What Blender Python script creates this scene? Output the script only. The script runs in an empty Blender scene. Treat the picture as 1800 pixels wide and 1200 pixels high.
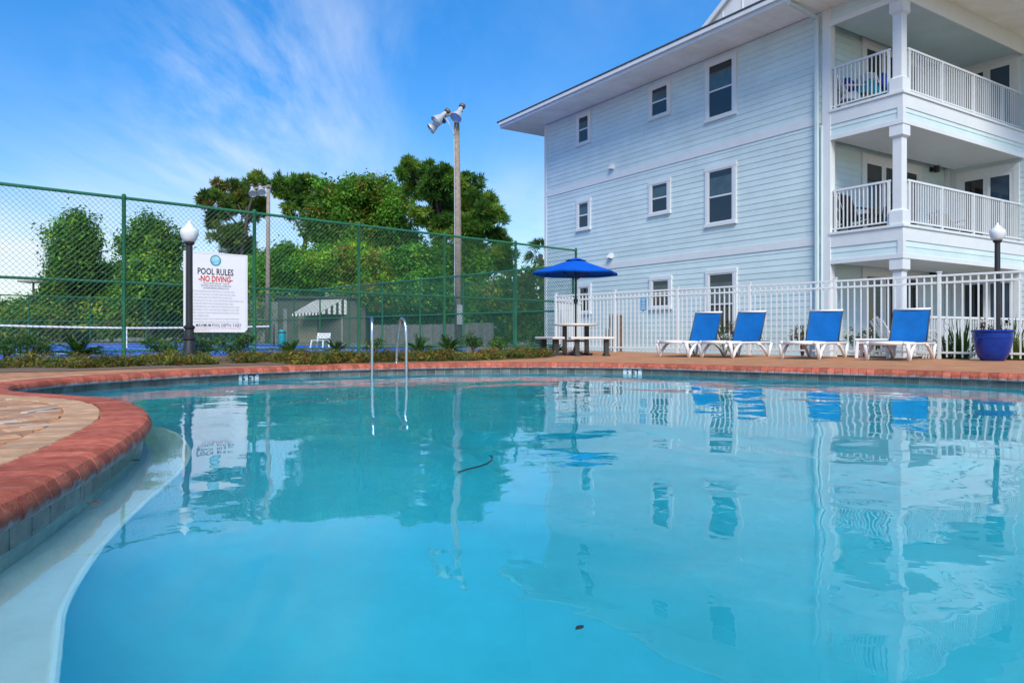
import bpy, bmesh, math, random
import numpy as np
from mathutils import Vector, Matrix
R = math.radians
random.seed(7)
rng = np.random.default_rng(11)
scene = bpy.context.scene
COL = scene.collection

# ------------------------------------------------------------------ camera
FPX, HOR, CH = 1279.0, 588.0, 0.45          # focal length and horizon row in photo pixels, eye height above the deck
cam_d = bpy.data.cameras.new('camera')
cam = bpy.data.objects.new('camera', cam_d)
COL.objects.link(cam)
cam.location = (0, 0, CH)
cam.rotation_euler = (R(90), 0, 0)
cam_d.sensor_width = 36.0
cam_d.lens = 36.0 * FPX / 1800.0
cam_d.shift_y = (HOR - 600.0) / 1800.0
cam_d.clip_start = 0.02
cam_d.clip_end = 2000.0
scene.camera = cam

# ------------------------------------------------------------------ sky, sun, exposure
SUN_EL, SUN_AZ = R(44), R(174)               # azimuth clockwise from +Y (north), so the sun stands behind the camera
world = bpy.data.worlds.new('World')
scene.world = world
world.use_nodes = True
wn, wl = world.node_tree.nodes, world.node_tree.links
wn.clear()
w_out = wn.new('ShaderNodeOutputWorld')
w_bg = wn.new('ShaderNodeBackground')
w_bg.inputs['Strength'].default_value = 0.138
sky = wn.new('ShaderNodeTexSky')
sky.sky_type = 'NISHITA'
sky.sun_disc = False
sky.sun_elevation = SUN_EL
sky.sun_rotation = SUN_AZ
sky.air_density = 1.0
sky.dust_density = 0.15
sky.ozone_density = 2.0
hs = wn.new('ShaderNodeHueSaturation')
hs.inputs['Saturation'].default_value = 1.43
hs.inputs['Value'].default_value = 1.02
wl.new(sky.outputs[0], hs.inputs['Color'])
tc = wn.new('ShaderNodeTexCoord')
sep = wn.new('ShaderNodeSeparateXYZ')
wl.new(tc.outputs['Generated'], sep.inputs[0])


def wmath(op, a, b=None, c=None, clamp=False):
    n = wn.new('ShaderNodeMath')
    n.operation = op
    n.use_clamp = clamp
    for i, x in enumerate((a, b, c)):
        if x is None:
            continue
        if isinstance(x, (int, float)):
            n.inputs[i].default_value = x
        else:
            wl.new(x, n.inputs[i])
    return n.outputs[0]


# cloud layer: direction projected on a flat layer overhead
zz = wmath('ADD', wmath('MAXIMUM', sep.outputs['Z'], 0.0), 0.16)
px_ = wmath('DIVIDE', sep.outputs['X'], zz)
py_ = wmath('DIVIDE', sep.outputs['Y'], zz)
cmb = wn.new('ShaderNodeCombineXYZ')
wl.new(px_, cmb.inputs[0]); wl.new(py_, cmb.inputs[1])
mp = wn.new('ShaderNodeMapping')
mp.inputs['Location'].default_value = (3.1, 1.7, 0)
mp.inputs['Rotation'].default_value = (0, 0, R(-22))
mp.inputs['Scale'].default_value = (1.5, 0.55, 1)
wl.new(cmb.outputs[0], mp.inputs[0])
nz = wn.new('ShaderNodeTexNoise')
nz.inputs['Scale'].default_value = 1.25
nz.inputs['Detail'].default_value = 9
nz.inputs['Roughness'].default_value = 0.62
nz.inputs['Distortion'].default_value = 0.5
wl.new(mp.outputs[0], nz.inputs['Vector'])
rp = wn.new('ShaderNodeValToRGB')
rp.color_ramp.elements[0].position = 0.40
rp.color_ramp.elements[1].position = 0.80
wl.new(nz.outputs['Fac'], rp.inputs[0])


def lobe(u, v, su, sv, amp):
    """a bank of thin cloud round one compass bearing and height"""
    az0 = (u - 900) / FPX
    el0 = (HOR - v) / FPX
    yy = wmath('MAXIMUM', sep.outputs['Y'], 0.05)
    dx = wmath('DIVIDE', wmath('SUBTRACT', wmath('DIVIDE', sep.outputs['X'], yy), az0), su / FPX)
    dz = wmath('DIVIDE', wmath('SUBTRACT', wmath('DIVIDE', sep.outputs['Z'], yy), el0), sv / FPX)
    r2 = wmath('ADD', wmath('MULTIPLY', dx, dx), wmath('MULTIPLY', dz, dz))
    return wmath('MULTIPLY', wmath('POWER', 2.718, wmath('MULTIPLY', r2, -1.0)), amp)


banks = wmath('ADD', lobe(420, 180, 210, 190, 1.15), lobe(40, 420, 190, 90, 0.9))
banks = wmath('ADD', banks, lobe(960, 380, 260, 80, 0.6))
banks = wmath('ADD', banks, lobe(660, 40, 120, 60, 0.2))
base_c = wmath('MULTIPLY', rp.outputs['Color'], wmath('ADD', banks, 0.10), clamp=True)
haze_c = wmath('MULTIPLY', lobe(60, 500, 500, 120, 0.55), 0.8)
cl = wmath('ADD', base_c, haze_c, clamp=True)
mixc = wn.new('ShaderNodeMix')
mixc.data_type = 'RGBA'
wl.new(cl, mixc.inputs['Factor'])
tint = wn.new('ShaderNodeMix')
tint.data_type = 'RGBA'
tint.blend_type = 'MULTIPLY'
tint.inputs['Factor'].default_value = 1.0
tint.inputs['B'].default_value = (1.0, 0.93, 1.0, 1)
wl.new(hs.outputs[0], tint.inputs['A'])
elev = wn.new('ShaderNodeMapRange')                  # the low sky is a little deeper than the clear-air model gives
elev.inputs['From Min'].default_value = 0.02
elev.inputs['From Max'].default_value = 0.42
elev.inputs['To Min'].default_value = 0.70
elev.inputs['To Max'].default_value = 1.0
wl.new(sep.outputs['Z'], elev.inputs['Value'])
low = wn.new('ShaderNodeVectorMath')
low.operation = 'SCALE'
wl.new(tint.outputs['Result'], low.inputs[0])
wl.new(elev.outputs[0], low.inputs['Scale'])
wl.new(low.outputs[0], mixc.inputs['A'])
mixc.inputs['B'].default_value = (4.5, 4.85, 5.2, 1)
wl.new(mixc.outputs['Result'], w_bg.inputs['Color'])
wl.new(w_bg.outputs[0], w_out.inputs['Surface'])

sun_d = bpy.data.lights.new('sun', 'SUN')
sun_d.energy = 2.9
sun_d.angle = R(28)
sun_d.color = (1.0, 0.96, 0.84)
sun = bpy.data.objects.new('sun', sun_d)
COL.objects.link(sun)
sd = Vector((math.sin(SUN_AZ) * math.cos(SUN_EL), math.cos(SUN_AZ) * math.cos(SUN_EL), math.sin(SUN_EL)))
sun.rotation_euler = sd.to_track_quat('Z', 'Y').to_euler()
sun.location = (0, -5, 40)

scene.view_settings.view_transform = 'Standard'
scene.view_settings.look = 'None'
scene.view_settings.exposure = 0.60
scene.view_settings.gamma = 1.0
scene.view_settings.use_curve_mapping = False
scene.render.engine = 'CYCLES'
cy = scene.cycles
cy.use_denoising = True
cy.max_bounces = 10
cy.diffuse_bounces = 4
cy.glossy_bounces = 4
cy.transmission_bounces = 8
cy.transparent_max_bounces = 16
cy.sample_clamp_indirect = 8.0
cy.use_adaptive_sampling = False

# ------------------------------------------------------------------ helpers


def at(u, v, D):
    """world point seen at photo pixel (u, v) at distance D along +Y"""
    return Vector(((u - 900) / FPX * D, D, CH - (v - HOR) * D / FPX))


def onz(u, v, z):
    D = FPX * (CH - z) / (v - HOR)
    return Vector(((u - 900) / FPX * D, D, z))


MATS = {}


def mat(name, col, rough=0.6, var=0.0, vscale=6.0, bump=0.0, bscale=40.0, metal=0.0, rnd=0.0, spec=0.5, col2=None, lo=0.35, hi=0.65, coat=0.0):
    """principled surface with noise colour variation, per-object variation and fine bump"""
    if name in MATS:
        return MATS[name]
    m = bpy.data.materials.new(name)
    m.use_nodes = True
    nt = m.node_tree
    N, L = nt.nodes, nt.links
    p = N['Principled BSDF']
    p.inputs['Roughness'].default_value = rough
    p.inputs['Metallic'].default_value = metal
    p.inputs['Specular IOR Level'].default_value = spec
    if coat:
        p.inputs['Coat Weight'].default_value = coat
        p.inputs['Coat Roughness'].default_value = 0.06
    src = None
    tcn = N.new('ShaderNodeTexCoord')
    geo = N.new('ShaderNodeNewGeometry')
    if var > 0 or col2 is not None:
        n = N.new('ShaderNodeTexNoise')
        n.inputs['Scale'].default_value = vscale
        n.inputs['Detail'].default_value = 6
        n.inputs['Roughness'].default_value = 0.65
        L.new(geo.outputs['Position'], n.inputs['Vector'])
        r = N.new('ShaderNodeValToRGB')
        c2 = col2 if col2 is not None else tuple(min(1, c * (1 + var)) for c in col)
        c1 = col if col2 is not None else tuple(c * (1 - var) for c in col)
        r.color_ramp.elements[0].position = lo
        r.color_ramp.elements[1].position = hi
        r.color_ramp.elements[0].color = (*c1, 1)
        r.color_ramp.elements[1].color = (*c2, 1)
        L.new(n.outputs['Fac'], r.inputs[0])
        src = r.outputs[0]
    if rnd > 0:
        oi = N.new('ShaderNodeObjectInfo')
        mr = N.new('ShaderNodeMapRange')
        mr.inputs['To Min'].default_value = 1 - rnd
        mr.inputs['To Max'].default_value = 1 + rnd
        L.new(oi.outputs['Random'], mr.inputs['Value'])
        h = N.new('ShaderNodeHueSaturation')
        L.new(mr.outputs[0], h.inputs['Value'])
        if src is None:
            h.inputs['Color'].default_value = (*col, 1)
        else:
            L.new(src, h.inputs['Color'])
        src = h.outputs[0]
    if src is None:
        p.inputs['Base Color'].default_value = (*col, 1)
    else:
        L.new(src, p.inputs['Base Color'])
    if bump > 0:
        n2 = N.new('ShaderNodeTexNoise')
        n2.inputs['Scale'].default_value = bscale
        n2.inputs['Detail'].default_value = 5
        L.new(geo.outputs['Position'], n2.inputs['Vector'])
        b = N.new('ShaderNodeBump')
        b.inputs['Strength'].default_value = bump
        b.inputs['Distance'].default_value = 0.01
        L.new(n2.outputs['Fac'], b.inputs['Height'])
        L.new(b.outputs[0], p.inputs['Normal'])
    MATS[name] = m
    return m


class MB:
    """collects shapes for ONE mesh object"""

    def __init__(s):
        s.v, s.f = [], []

    def add(s, vs, fs):
        o = len(s.v)
        s.v += [tuple(x) for x in vs]
        s.f += [tuple(i + o for i in q) for q in fs]
        return s

    def box(s, x0, y0, z0, x1, y1, z1):
        vs = [(x0, y0, z0), (x1, y0, z0), (x1, y1, z0), (x0, y1, z0), (x0, y0, z1), (x1, y0, z1), (x1, y1, z1), (x0, y1, z1)]
        return s.add(vs, [(3, 2, 1, 0), (4, 5, 6, 7), (0, 1, 5, 4), (1, 2, 6, 5), (2, 3, 7, 6), (3, 0, 4, 7)])

    def beam(s, p0, p1, w, h, w1=None, h1=None, up=(0, 0, 1)):
        p0, p1 = Vector(p0), Vector(p1)
        d = (p1 - p0).normalized()
        upv = Vector(up)
        if abs(d.dot(upv)) > 0.98:
            upv = Vector((0, 1, 0))
        x = d.cross(upv).normalized()
        y = x.cross(d).normalized()
        w1 = w if w1 is None else w1
        h1 = h if h1 is None else h1
        vs = []
        for p, a, b in ((p0, w, h), (p1, w1, h1)):
            for sx, sy in ((-1, -1), (1, -1), (1, 1), (-1, 1)):
                vs.append(p + x * sx * a / 2 + y * sy * b / 2)
        return s.add(vs, [(0, 1, 2, 3), (7, 6, 5, 4), (0, 4, 5, 1), (1, 5, 6, 2), (2, 6, 7, 3), (3, 7, 4, 0)])

    def tube(s, pts, r, n=8, caps=True):
        pts = [Vector(p) for p in pts]
        rs = r if isinstance(r, (list, tuple)) else [r] * len(pts)
        vs, fs = [], []
        ref = Vector((0.13, 0.31, 1)).normalized()
        for i, p in enumerate(pts):
            d = (pts[min(i + 1, len(pts) - 1)] - pts[max(i - 1, 0)]).normalized()
            rf = ref if abs(d.dot(ref)) < 0.95 else Vector((1, 0.1, 0))
            x = d.cross(rf).normalized()
            y = d.cross(x).normalized()
            for k in range(n):
                a = 2 * math.pi * k / n
                vs.append(p + (x * math.cos(a) + y * math.sin(a)) * rs[i])
        for i in range(len(pts) - 1):
            for k in range(n):
                k2 = (k + 1) % n
                fs.append((i * n + k, (i + 1) * n + k, (i + 1) * n + k2, i * n + k2))
        if caps:
            fs.append(tuple(range(n)))
            fs.append(tuple(reversed(range((len(pts) - 1) * n, len(pts) * n))))
        return s.add(vs, fs)

    def lathe(s, prof, n=24, c=(0, 0, 0)):
        vs, fs = [], []
        for r, z in prof:
            for k in range(n):
                a = 2 * math.pi * k / n
                vs.append((c[0] + r * math.cos(a), c[1] + r * math.sin(a), c[2] + z))
        for i in range(len(prof) - 1):
            for k in range(n):
                k2 = (k + 1) % n
                fs.append((i * n + k, i * n + k2, (i + 1) * n + k2, (i + 1) * n + k))
        fs.append(tuple(reversed(range(n))))
        fs.append(tuple(range((len(prof) - 1) * n, len(prof) * n)))
        return s.add(vs, fs)

    def mesh(s, name):
        me = bpy.data.meshes.new(name)
        me.from_pydata(s.v, [], s.f)
        me.update()
        return me

    def build(s, name, m, parent=None, smooth=False, bevel=0.0, loc=None):
        return link(name, s.mesh(name), m, parent, smooth, bevel, loc)


def link(name, me, m, parent=None, smooth=False, bevel=0.0, loc=None):
    o = bpy.data.objects.new(name, me)
    COL.objects.link(o)
    if m is not None and not me.materials:
        me.materials.append(m)
    if parent is not None:
        o.parent = parent
    if loc is not None:
        o.location = loc
    if smooth:
        me.polygons.foreach_set('use_smooth', [True] * len(me.polygons))
        if smooth != 'all':
            me.set_sharp_from_angle(angle=R(40))
    if bevel:
        b = o.modifiers.new('bevel', 'BEVEL')
        b.width = bevel
        b.segments = 2
        b.limit_method = 'ANGLE'
        b.angle_limit = R(50)
    return o


def tag(o, label=None, cat=None, group=None, kind=None):
    if label: o['label'] = label
    if cat: o['category'] = cat
    if group: o['group'] = group
    if kind: o['kind'] = kind
    return o


def thing(name, label, cat, loc=(0, 0, 0), rotz=0.0, group=None):
    o = bpy.data.objects.new(name, None)
    COL.objects.link(o)
    o.location = loc
    o.rotation_euler = (0, 0, rotz)
    o.empty_display_size = 0.2
    return tag(o, label, cat, group)


def dup(root, loc, rotz, label, group=None, scale=None):
    r = root.copy()
    COL.objects.link(r)
    r.location = loc
    r.rotation_euler = (0, 0, rotz)
    if scale: r.scale = (scale,) * 3
    tag(r, label, None, group)
    for ch in list(root.children):
        c = ch.copy()
        COL.objects.link(c)
        c.parent = r
        for g in ch.children:
            d = g.copy()
            COL.objects.link(d)
            d.parent = c
    return r


def text_mesh(txt, name, m, parent, width=None, height=0.1, loc=(0, 0, 0), rot=(R(90), 0, 0), bold=0.0, align='CENTER'):
    """flat lettering as a mesh; width squeezes the line to a given length"""
    cu = bpy.data.curves.new(name, 'FONT')
    cu.body = txt
    cu.size = 1.0
    cu.align_x = 'LEFT'
    cu.offset = bold
    cu.extrude = 0.0
    cu.resolution_u = 2
    to = bpy.data.objects.new('tmp', cu)
    COL.objects.link(to)
    dg = bpy.context.evaluated_depsgraph_get()
    me = bpy.data.meshes.new_from_object(to.evaluated_get(dg))
    bpy.data.objects.remove(to)
    bpy.data.curves.remove(cu)
    n = len(me.vertices)
    co = np.empty(n * 3, np.float32)
    me.vertices.foreach_get('co', co)
    co = co.reshape(-1, 3)
    mn, mx = co.min(0), co.max(0)
    sy = height / 0.72
    sx = (width / (mx[0] - mn[0])) if width else sy
    co[:, 0] = (co[:, 0] - (mn[0] + mx[0]) / 2 * (align == 'CENTER') - mn[0] * (align == 'LEFT')) * sx
    co[:, 1] = co[:, 1] * sy
    me.vertices.foreach_set('co', co.reshape(-1))
    me.materials.clear()
    o = link(name, me, m, parent, loc=loc)
    o.rotation_euler = rot
    return o


def catmull(pts, per=12, closed=True):
    out = []
    n = len(pts)
    for i in range(n if closed else n - 1):
        g = lambda k: Vector(pts[k % n]) if closed else Vector(pts[max(0, min(n - 1, k))])
        p0, p1, p2, p3 = g(i - 1), g(i), g(i + 1), g(i + 2)
        for k in range(per):
            t = k / per
            out.append(0.5 * ((2 * p1) + (p2 - p0) * t + (2 * p0 - 5 * p1 + 4 * p2 - p3) * t * t + (3 * p1 - p0 - 3 * p2 + p3) * t ** 3))
    if not closed:
        out.append(Vector(pts[-1]))
    return out


def resample(pts, step, closed=True):
    P = [Vector(p) for p in pts] + ([Vector(pts[0])] if closed else [])
    seg = [(P[i + 1] - P[i]).length for i in range(len(P) - 1)]
    tot = sum(seg)
    n = max(3, round(tot / step))
    out, i, acc = [], 0, 0.0
    for k in range(n if closed else n + 1):
        s = tot * k / n
        while i < len(seg) - 1 and acc + seg[i] < s:
            acc += seg[i]
            i += 1
        out.append(P[i].lerp(P[i + 1], (s - acc) / max(seg[i], 1e-9)))
    return out


def offset_loop(pts, d):
    """moves a closed loop outwards (away from the pool) by d"""
    n = len(pts)
    out = []
    for i in range(n):
        t = (pts[(i + 1) % n] - pts[i - 1]).normalized()
        out.append(pts[i] + Vector((t.y, -t.x)) * d * SIDE)
    return out


def fill(outer, hole, z):
    """flat sheet, with a hole"""
    bm = bmesh.new()
    for lp in ([outer] + ([hole] if hole else [])):
        vs = [bm.verts.new((p[0], p[1], z)) for p in lp]
        for i in range(len(vs)):
            bm.edges.new((vs[i - 1], vs[i]))
    bmesh.ops.triangle_fill(bm, use_beauty=True, use_dissolve=False, edges=bm.edges[:], normal=(0, 0, 1))
    for f in bm.faces:
        if f.normal.z < 0:
            f.normal_flip()
    me = bpy.data.meshes.new('sheet')
    bm.to_mesh(me)
    bm.free()
    return me


def structure(name, me, m, parent=None, smooth=False):
    o = link(name, me, m, parent, smooth)
    if parent is None: o['kind'] = 'structure'
    return o


# ------------------------------------------------------------------ materials
M_siding = mat('pale_blue_siding', (0.56, 0.68, 0.685), 0.6, 0.06, 1.2, 0.08, 60, rnd=0.035)
M_white = mat('white_trim_paint', (0.67, 0.69, 0.695), 0.45, 0.03, 3.0, 0.03, 30)
M_soffit = mat('soffit_paint', (0.80, 0.77, 0.68), 0.6, col2=(0.90, 0.88, 0.82), vscale=1.6, bump=0.05)
M_fencew = mat('white_aluminium', (0.67, 0.685, 0.69), 0.35, 0.03, 8)
M_plastic = mat('white_resin', (0.80, 0.79, 0.77), 0.4, 0.05, 9, 0.04, 80)
M_glass = mat('window_glass', (0.012, 0.016, 0.018), 0.04, spec=0.9)
M_blind = mat('window_blind', (0.05, 0.085, 0.095), 0.12, 0.25, 2.5, spec=0.9)
M_glass_sky = mat('door_glass_painted_sky', (0.03, 0.06, 0.10), 0.03, spec=1.0)  # blue base colour paints in the sky mirrored by this pane
M_green = mat('green_fence_paint', (0.012, 0.125, 0.060), 0.45, col2=(0.03, 0.17, 0.075), vscale=2.0, bump=0.05)
M_wire = mat('green_wire', (0.018, 0.095, 0.065), 0.5, 0.15, 2.0)
M_coping = None
M_black = mat('black_iron', (0.018, 0.018, 0.02), 0.42, 0.2, 10, 0.05, 50)
M_globe = mat('opal_globe', (0.72, 0.74, 0.76), 0.18, 0.04, 6, spec=0.6)
M_steel = mat('stainless_steel', (0.60, 0.60, 0.59), 0.3, 0.05, 8, metal=1.0)
M_sling = mat('blue_sling', (0.006, 0.125, 0.40), 0.8, 0.12, 3.5, 0.15, 220, spec=0.15)
M_slingdark = mat('dark_sling', (0.045, 0.055, 0.075), 0.6, 0.1, 6)
M_umb = mat('royal_blue_canvas', (0.004, 0.095, 0.50), 0.85, 0.08, 4, 0.08, 120, spec=0.1)
M_pot = mat('cobalt_glaze', (0.001, 0.024, 0.20), 0.2, col2=(0.002, 0.04, 0.29), vscale=5, spec=0.35, coat=0.15)
M_wood = mat('weathered_wood', (0.20, 0.155, 0.115), 0.8, col2=(0.32, 0.265, 0.215), vscale=7, bump=0.25, bscale=30)
M_greywood = mat('grey_board', (0.17, 0.165, 0.165), 0.85, 0.2, 5, 0.2, 30, rnd=0.12)
M_darkleg = mat('dark_recycled_plastic', (0.035, 0.03, 0.028), 0.6, 0.2, 9)
M_tabletop = mat('cream_recycled_plastic', (0.62, 0.56, 0.50), 0.5, 0.06, 8, 0.05, 50)
M_bark = mat('bark', (0.07, 0.055, 0.045), 0.9, 0.35, 4, 0.4, 14)
M_text = mat('black_print', (0.02, 0.02, 0.025), 0.5)
M_red = mat('red_print', (0.62, 0.04, 0.02), 0.5)
M_greytext = mat('faded_print', (0.36, 0.35, 0.36), 0.6)
M_pinktext = mat('faded_red_print', (0.60, 0.30, 0.26), 0.6)
M_sign = mat('white_sign_board', (0.78, 0.76, 0.80), 0.35, 0.02, 3)
M_court = mat('blue_court', (0.012, 0.10, 0.46), 0.75, 0.1, 1.2, 0.05, 60)
M_linewhite = mat('line_paint', (0.78, 0.78, 0.78), 0.7, 0.05, 8)
M_mulch = mat('mulch', (0.09, 0.058, 0.04), 0.95, col2=(0.24, 0.15, 0.095), vscale=26, bump=0.8, bscale=45)
M_ground = mat('pale_bounce_ground', (0.17, 0.15, 0.10), 0.95, col2=(0.30, 0.27, 0.20), vscale=1.5, bump=0.4, bscale=20)  # made pale on purpose, to bounce extra light up under the soffits
M_galv = mat('galvanised_lamp', (0.55, 0.56, 0.57), 0.4, 0.1, 6, metal=0.3)
M_lampin = mat('lamp_reflector', (0.55, 0.66, 0.72), 0.25, metal=0.6)
M_darkmetal = mat('dark_lamp_metal', (0.10, 0.085, 0.08), 0.5, 0.2, 8)
M_shed = mat('shed_wall_shaded', (0.09, 0.09, 0.08), 0.8, 0.12, 2)  # darkened: shade from the surrounding greenery is put into the wall colour
M_shedwhite_shaded = mat('shed_white_panel_shaded', (0.22, 0.23, 0.22), 0.8, 0.1, 2)  # white panel, greyed by the same shade put into its colour
M_cream = mat('cream_door', (0.19, 0.17, 0.12), 0.7, 0.1, 3)
M_awnw = mat('awning_white', (0.84, 0.84, 0.82), 0.7, 0.05, 4)
M_awng = mat('awning_dark', (0.03, 0.05, 0.045), 0.7)
M_teal = mat('teal_plastic', (0.0, 0.27, 0.30), 0.5, 0.1, 6)
M_chairgrey = mat('grey_resin', (0.035, 0.035, 0.04), 0.5, 0.1, 6)
M_roof = mat('dark_shingle', (0.06, 0.06, 0.065), 0.9, 0.3, 6, 0.5, 20)
M_roofwhite = mat('white_metal_roof', (0.72, 0.72, 0.71), 0.4, 0.04, 2)
M_brownbox = mat('brown_wood', (0.14, 0.085, 0.05), 0.8, 0.25, 9)
M_boxgrey = mat('grey_utility_box', (0.20, 0.21, 0.22), 0.6, 0.1, 5)
M_bluesign = mat('blue_notice', (0.06, 0.28, 0.50), 0.45, 0.04, 6)
M_towelteal = mat('teal_towel', (0.01, 0.33, 0.40), 0.9, 0.1, 9, 0.3, 90)
M_towelblue = mat('blue_towel', (0.012, 0.05, 0.30), 0.9, 0.1, 9, 0.3, 90)
M_towelwhite = mat('white_towel', (0.65, 0.66, 0.66), 0.9, 0.08, 9, 0.3, 90)
M_tile = mat('waterline_tile', (0.075, 0.075, 0.07), 0.22, col2=(0.17, 0.155, 0.14), vscale=8, bump=0.1, bscale=25, rnd=0.3)
M_grout = mat('grout', (0.40, 0.39, 0.37), 0.9, 0.15, 12)
M_tilewhite = mat('white_tile', (0.72, 0.72, 0.70), 0.25, 0.06, 12)
M_plaster = mat('pool_plaster', (0.27, 0.65, 0.75), 0.8, 0.09, 0.9, 0.1, 30)
M_ledge = mat('ledge_plaster', (0.62, 0.60, 0.59), 0.8, col2=(0.75, 0.73, 0.72), vscale=2.2, bump=0.15, bscale=60)
M_nosing = mat('ledge_nosing', (0.84, 0.86, 0.87), 0.5, 0.03, 10)


def coping_material():
    m = mat('red_coping_brick', (0.35, 0.070, 0.040), 0.85, col2=(0.51, 0.145, 0.085), vscale=16, bump=0.6, bscale=130, rnd=0.28, spec=0.25)
    nt = m.node_tree
    N, L = nt.nodes, nt.links
    p = N['Principled BSDF']
    src = p.inputs['Base Color'].links[0].from_socket
    geo = N.new('ShaderNodeNewGeometry')
    s = N.new('ShaderNodeSeparateXYZ')
    L.new(geo.outputs['Position'], s.inputs[0])
    n = N.new('ShaderNodeTexNoise')                    # lime bloom along the foot of the bullnose
    n.inputs['Scale'].default_value = 14
    n.inputs['Detail'].default_value = 5
    L.new(geo.outputs['Position'], n.inputs['Vector'])
    a = N.new('ShaderNodeMath'); a.operation = 'MULTIPLY_ADD'
    a.inputs[1].default_value = 0.08; a.inputs[2].default_value = -0.108
    L.new(n.outputs['Fac'], a.inputs[0])
    d = N.new('ShaderNodeMath'); d.operation = 'SUBTRACT'
    L.new(a.outputs[0], d.inputs[0]); L.new(s.outputs['Z'], d.inputs[1])
    mr = N.new('ShaderNodeMapRange')
    mr.inputs['From Min'].default_value = -0.012; mr.inputs['From Max'].default_value = 0.014
    L.new(d.outputs[0], mr.inputs['Value'])
    mx = N.new('ShaderNodeMix'); mx.data_type = 'RGBA'
    f = N.new('ShaderNodeMath'); f.operation = 'MULTIPLY'; f.inputs[1].default_value = 0.72
    L.new(mr.outputs[0], f.inputs[0])
    L.new(f.outputs[0], mx.inputs['Factor'])
    L.new(src, mx.inputs['A'])
    mx.inputs['B'].default_value = (0.52, 0.43, 0.45, 1)
    L.new(mx.outputs['Result'], p.inputs['Base Color'])
    return m


M_coping = coping_material()
M_paver = mat('tan_paver', (0.40, 0.215, 0.11), 0.9, col2=(0.55, 0.33, 0.185), vscale=9, bump=0.4, bscale=120, rnd=0.14)
M_paverpink = mat('brown_paver', (0.31, 0.155, 0.085), 0.9, col2=(0.45, 0.25, 0.145), vscale=10, bump=0.4, bscale=120, rnd=0.18)
M_sandwhite = mat('white_joint_sand', (0.52, 0.45, 0.36), 0.9, 0.1, 30, 0.4, 90)


def deck_material():
    m = bpy.data.materials.new('deck_pavers')
    m.use_nodes = True
    N, L = m.node_tree.nodes, m.node_tree.links
    p = N['Principled BSDF']
    p.inputs['Roughness'].default_value = 0.85
    geo = N.new('ShaderNodeNewGeometry')
    mp = N.new('ShaderNodeMapping'); mp.inputs['Rotation'].default_value = (0, 0, R(46))
    L.new(geo.outputs['Position'], mp.inputs[0])
    b = N.new('ShaderNodeTexBrick')
    b.inputs['Scale'].default_value = 1.0
    b.inputs['Brick Width'].default_value = 0.2
    b.inputs['Row Height'].default_value = 0.1
    b.inputs['Mortar Size'].default_value = 0.004
    b.inputs['Color1'].default_value = (0.42, 0.165, 0.062, 1)
    b.inputs['Color2'].default_value = (0.54, 0.245, 0.10, 1)
    b.inputs['Mortar'].default_value = (0.20, 0.13, 0.09, 1)
    L.new(mp.outputs[0], b.inputs['Vector'])
    n = N.new('ShaderNodeTexNoise'); n.inputs['Scale'].default_value = 1.7; n.inputs['Detail'].default_value = 6
    L.new(geo.outputs['Position'], n.inputs['Vector'])
    h = N.new('ShaderNodeHueSaturation')
    mr = N.new('ShaderNodeMapRange'); mr.inputs['To Min'].default_value = 0.72; mr.inputs['To Max'].default_value = 1.25
    L.new(n.outputs['Fac'], mr.inputs['Value']); L.new(mr.outputs[0], h.inputs['Value'])
    L.new(b.outputs['Color'], h.inputs['Color']); L.new(h.outputs[0], p.inputs['Base Color'])
    bp = N.new('ShaderNodeBump'); bp.inputs['Strength'].default_value = 0.4; bp.inputs['Distance'].default_value = 0.004
    bp.invert = True
    L.new(b.outputs['Fac'], bp.inputs['Height']); L.new(bp.outputs[0], p.inputs['Normal'])
    return m


M_deck = deck_material()


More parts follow.
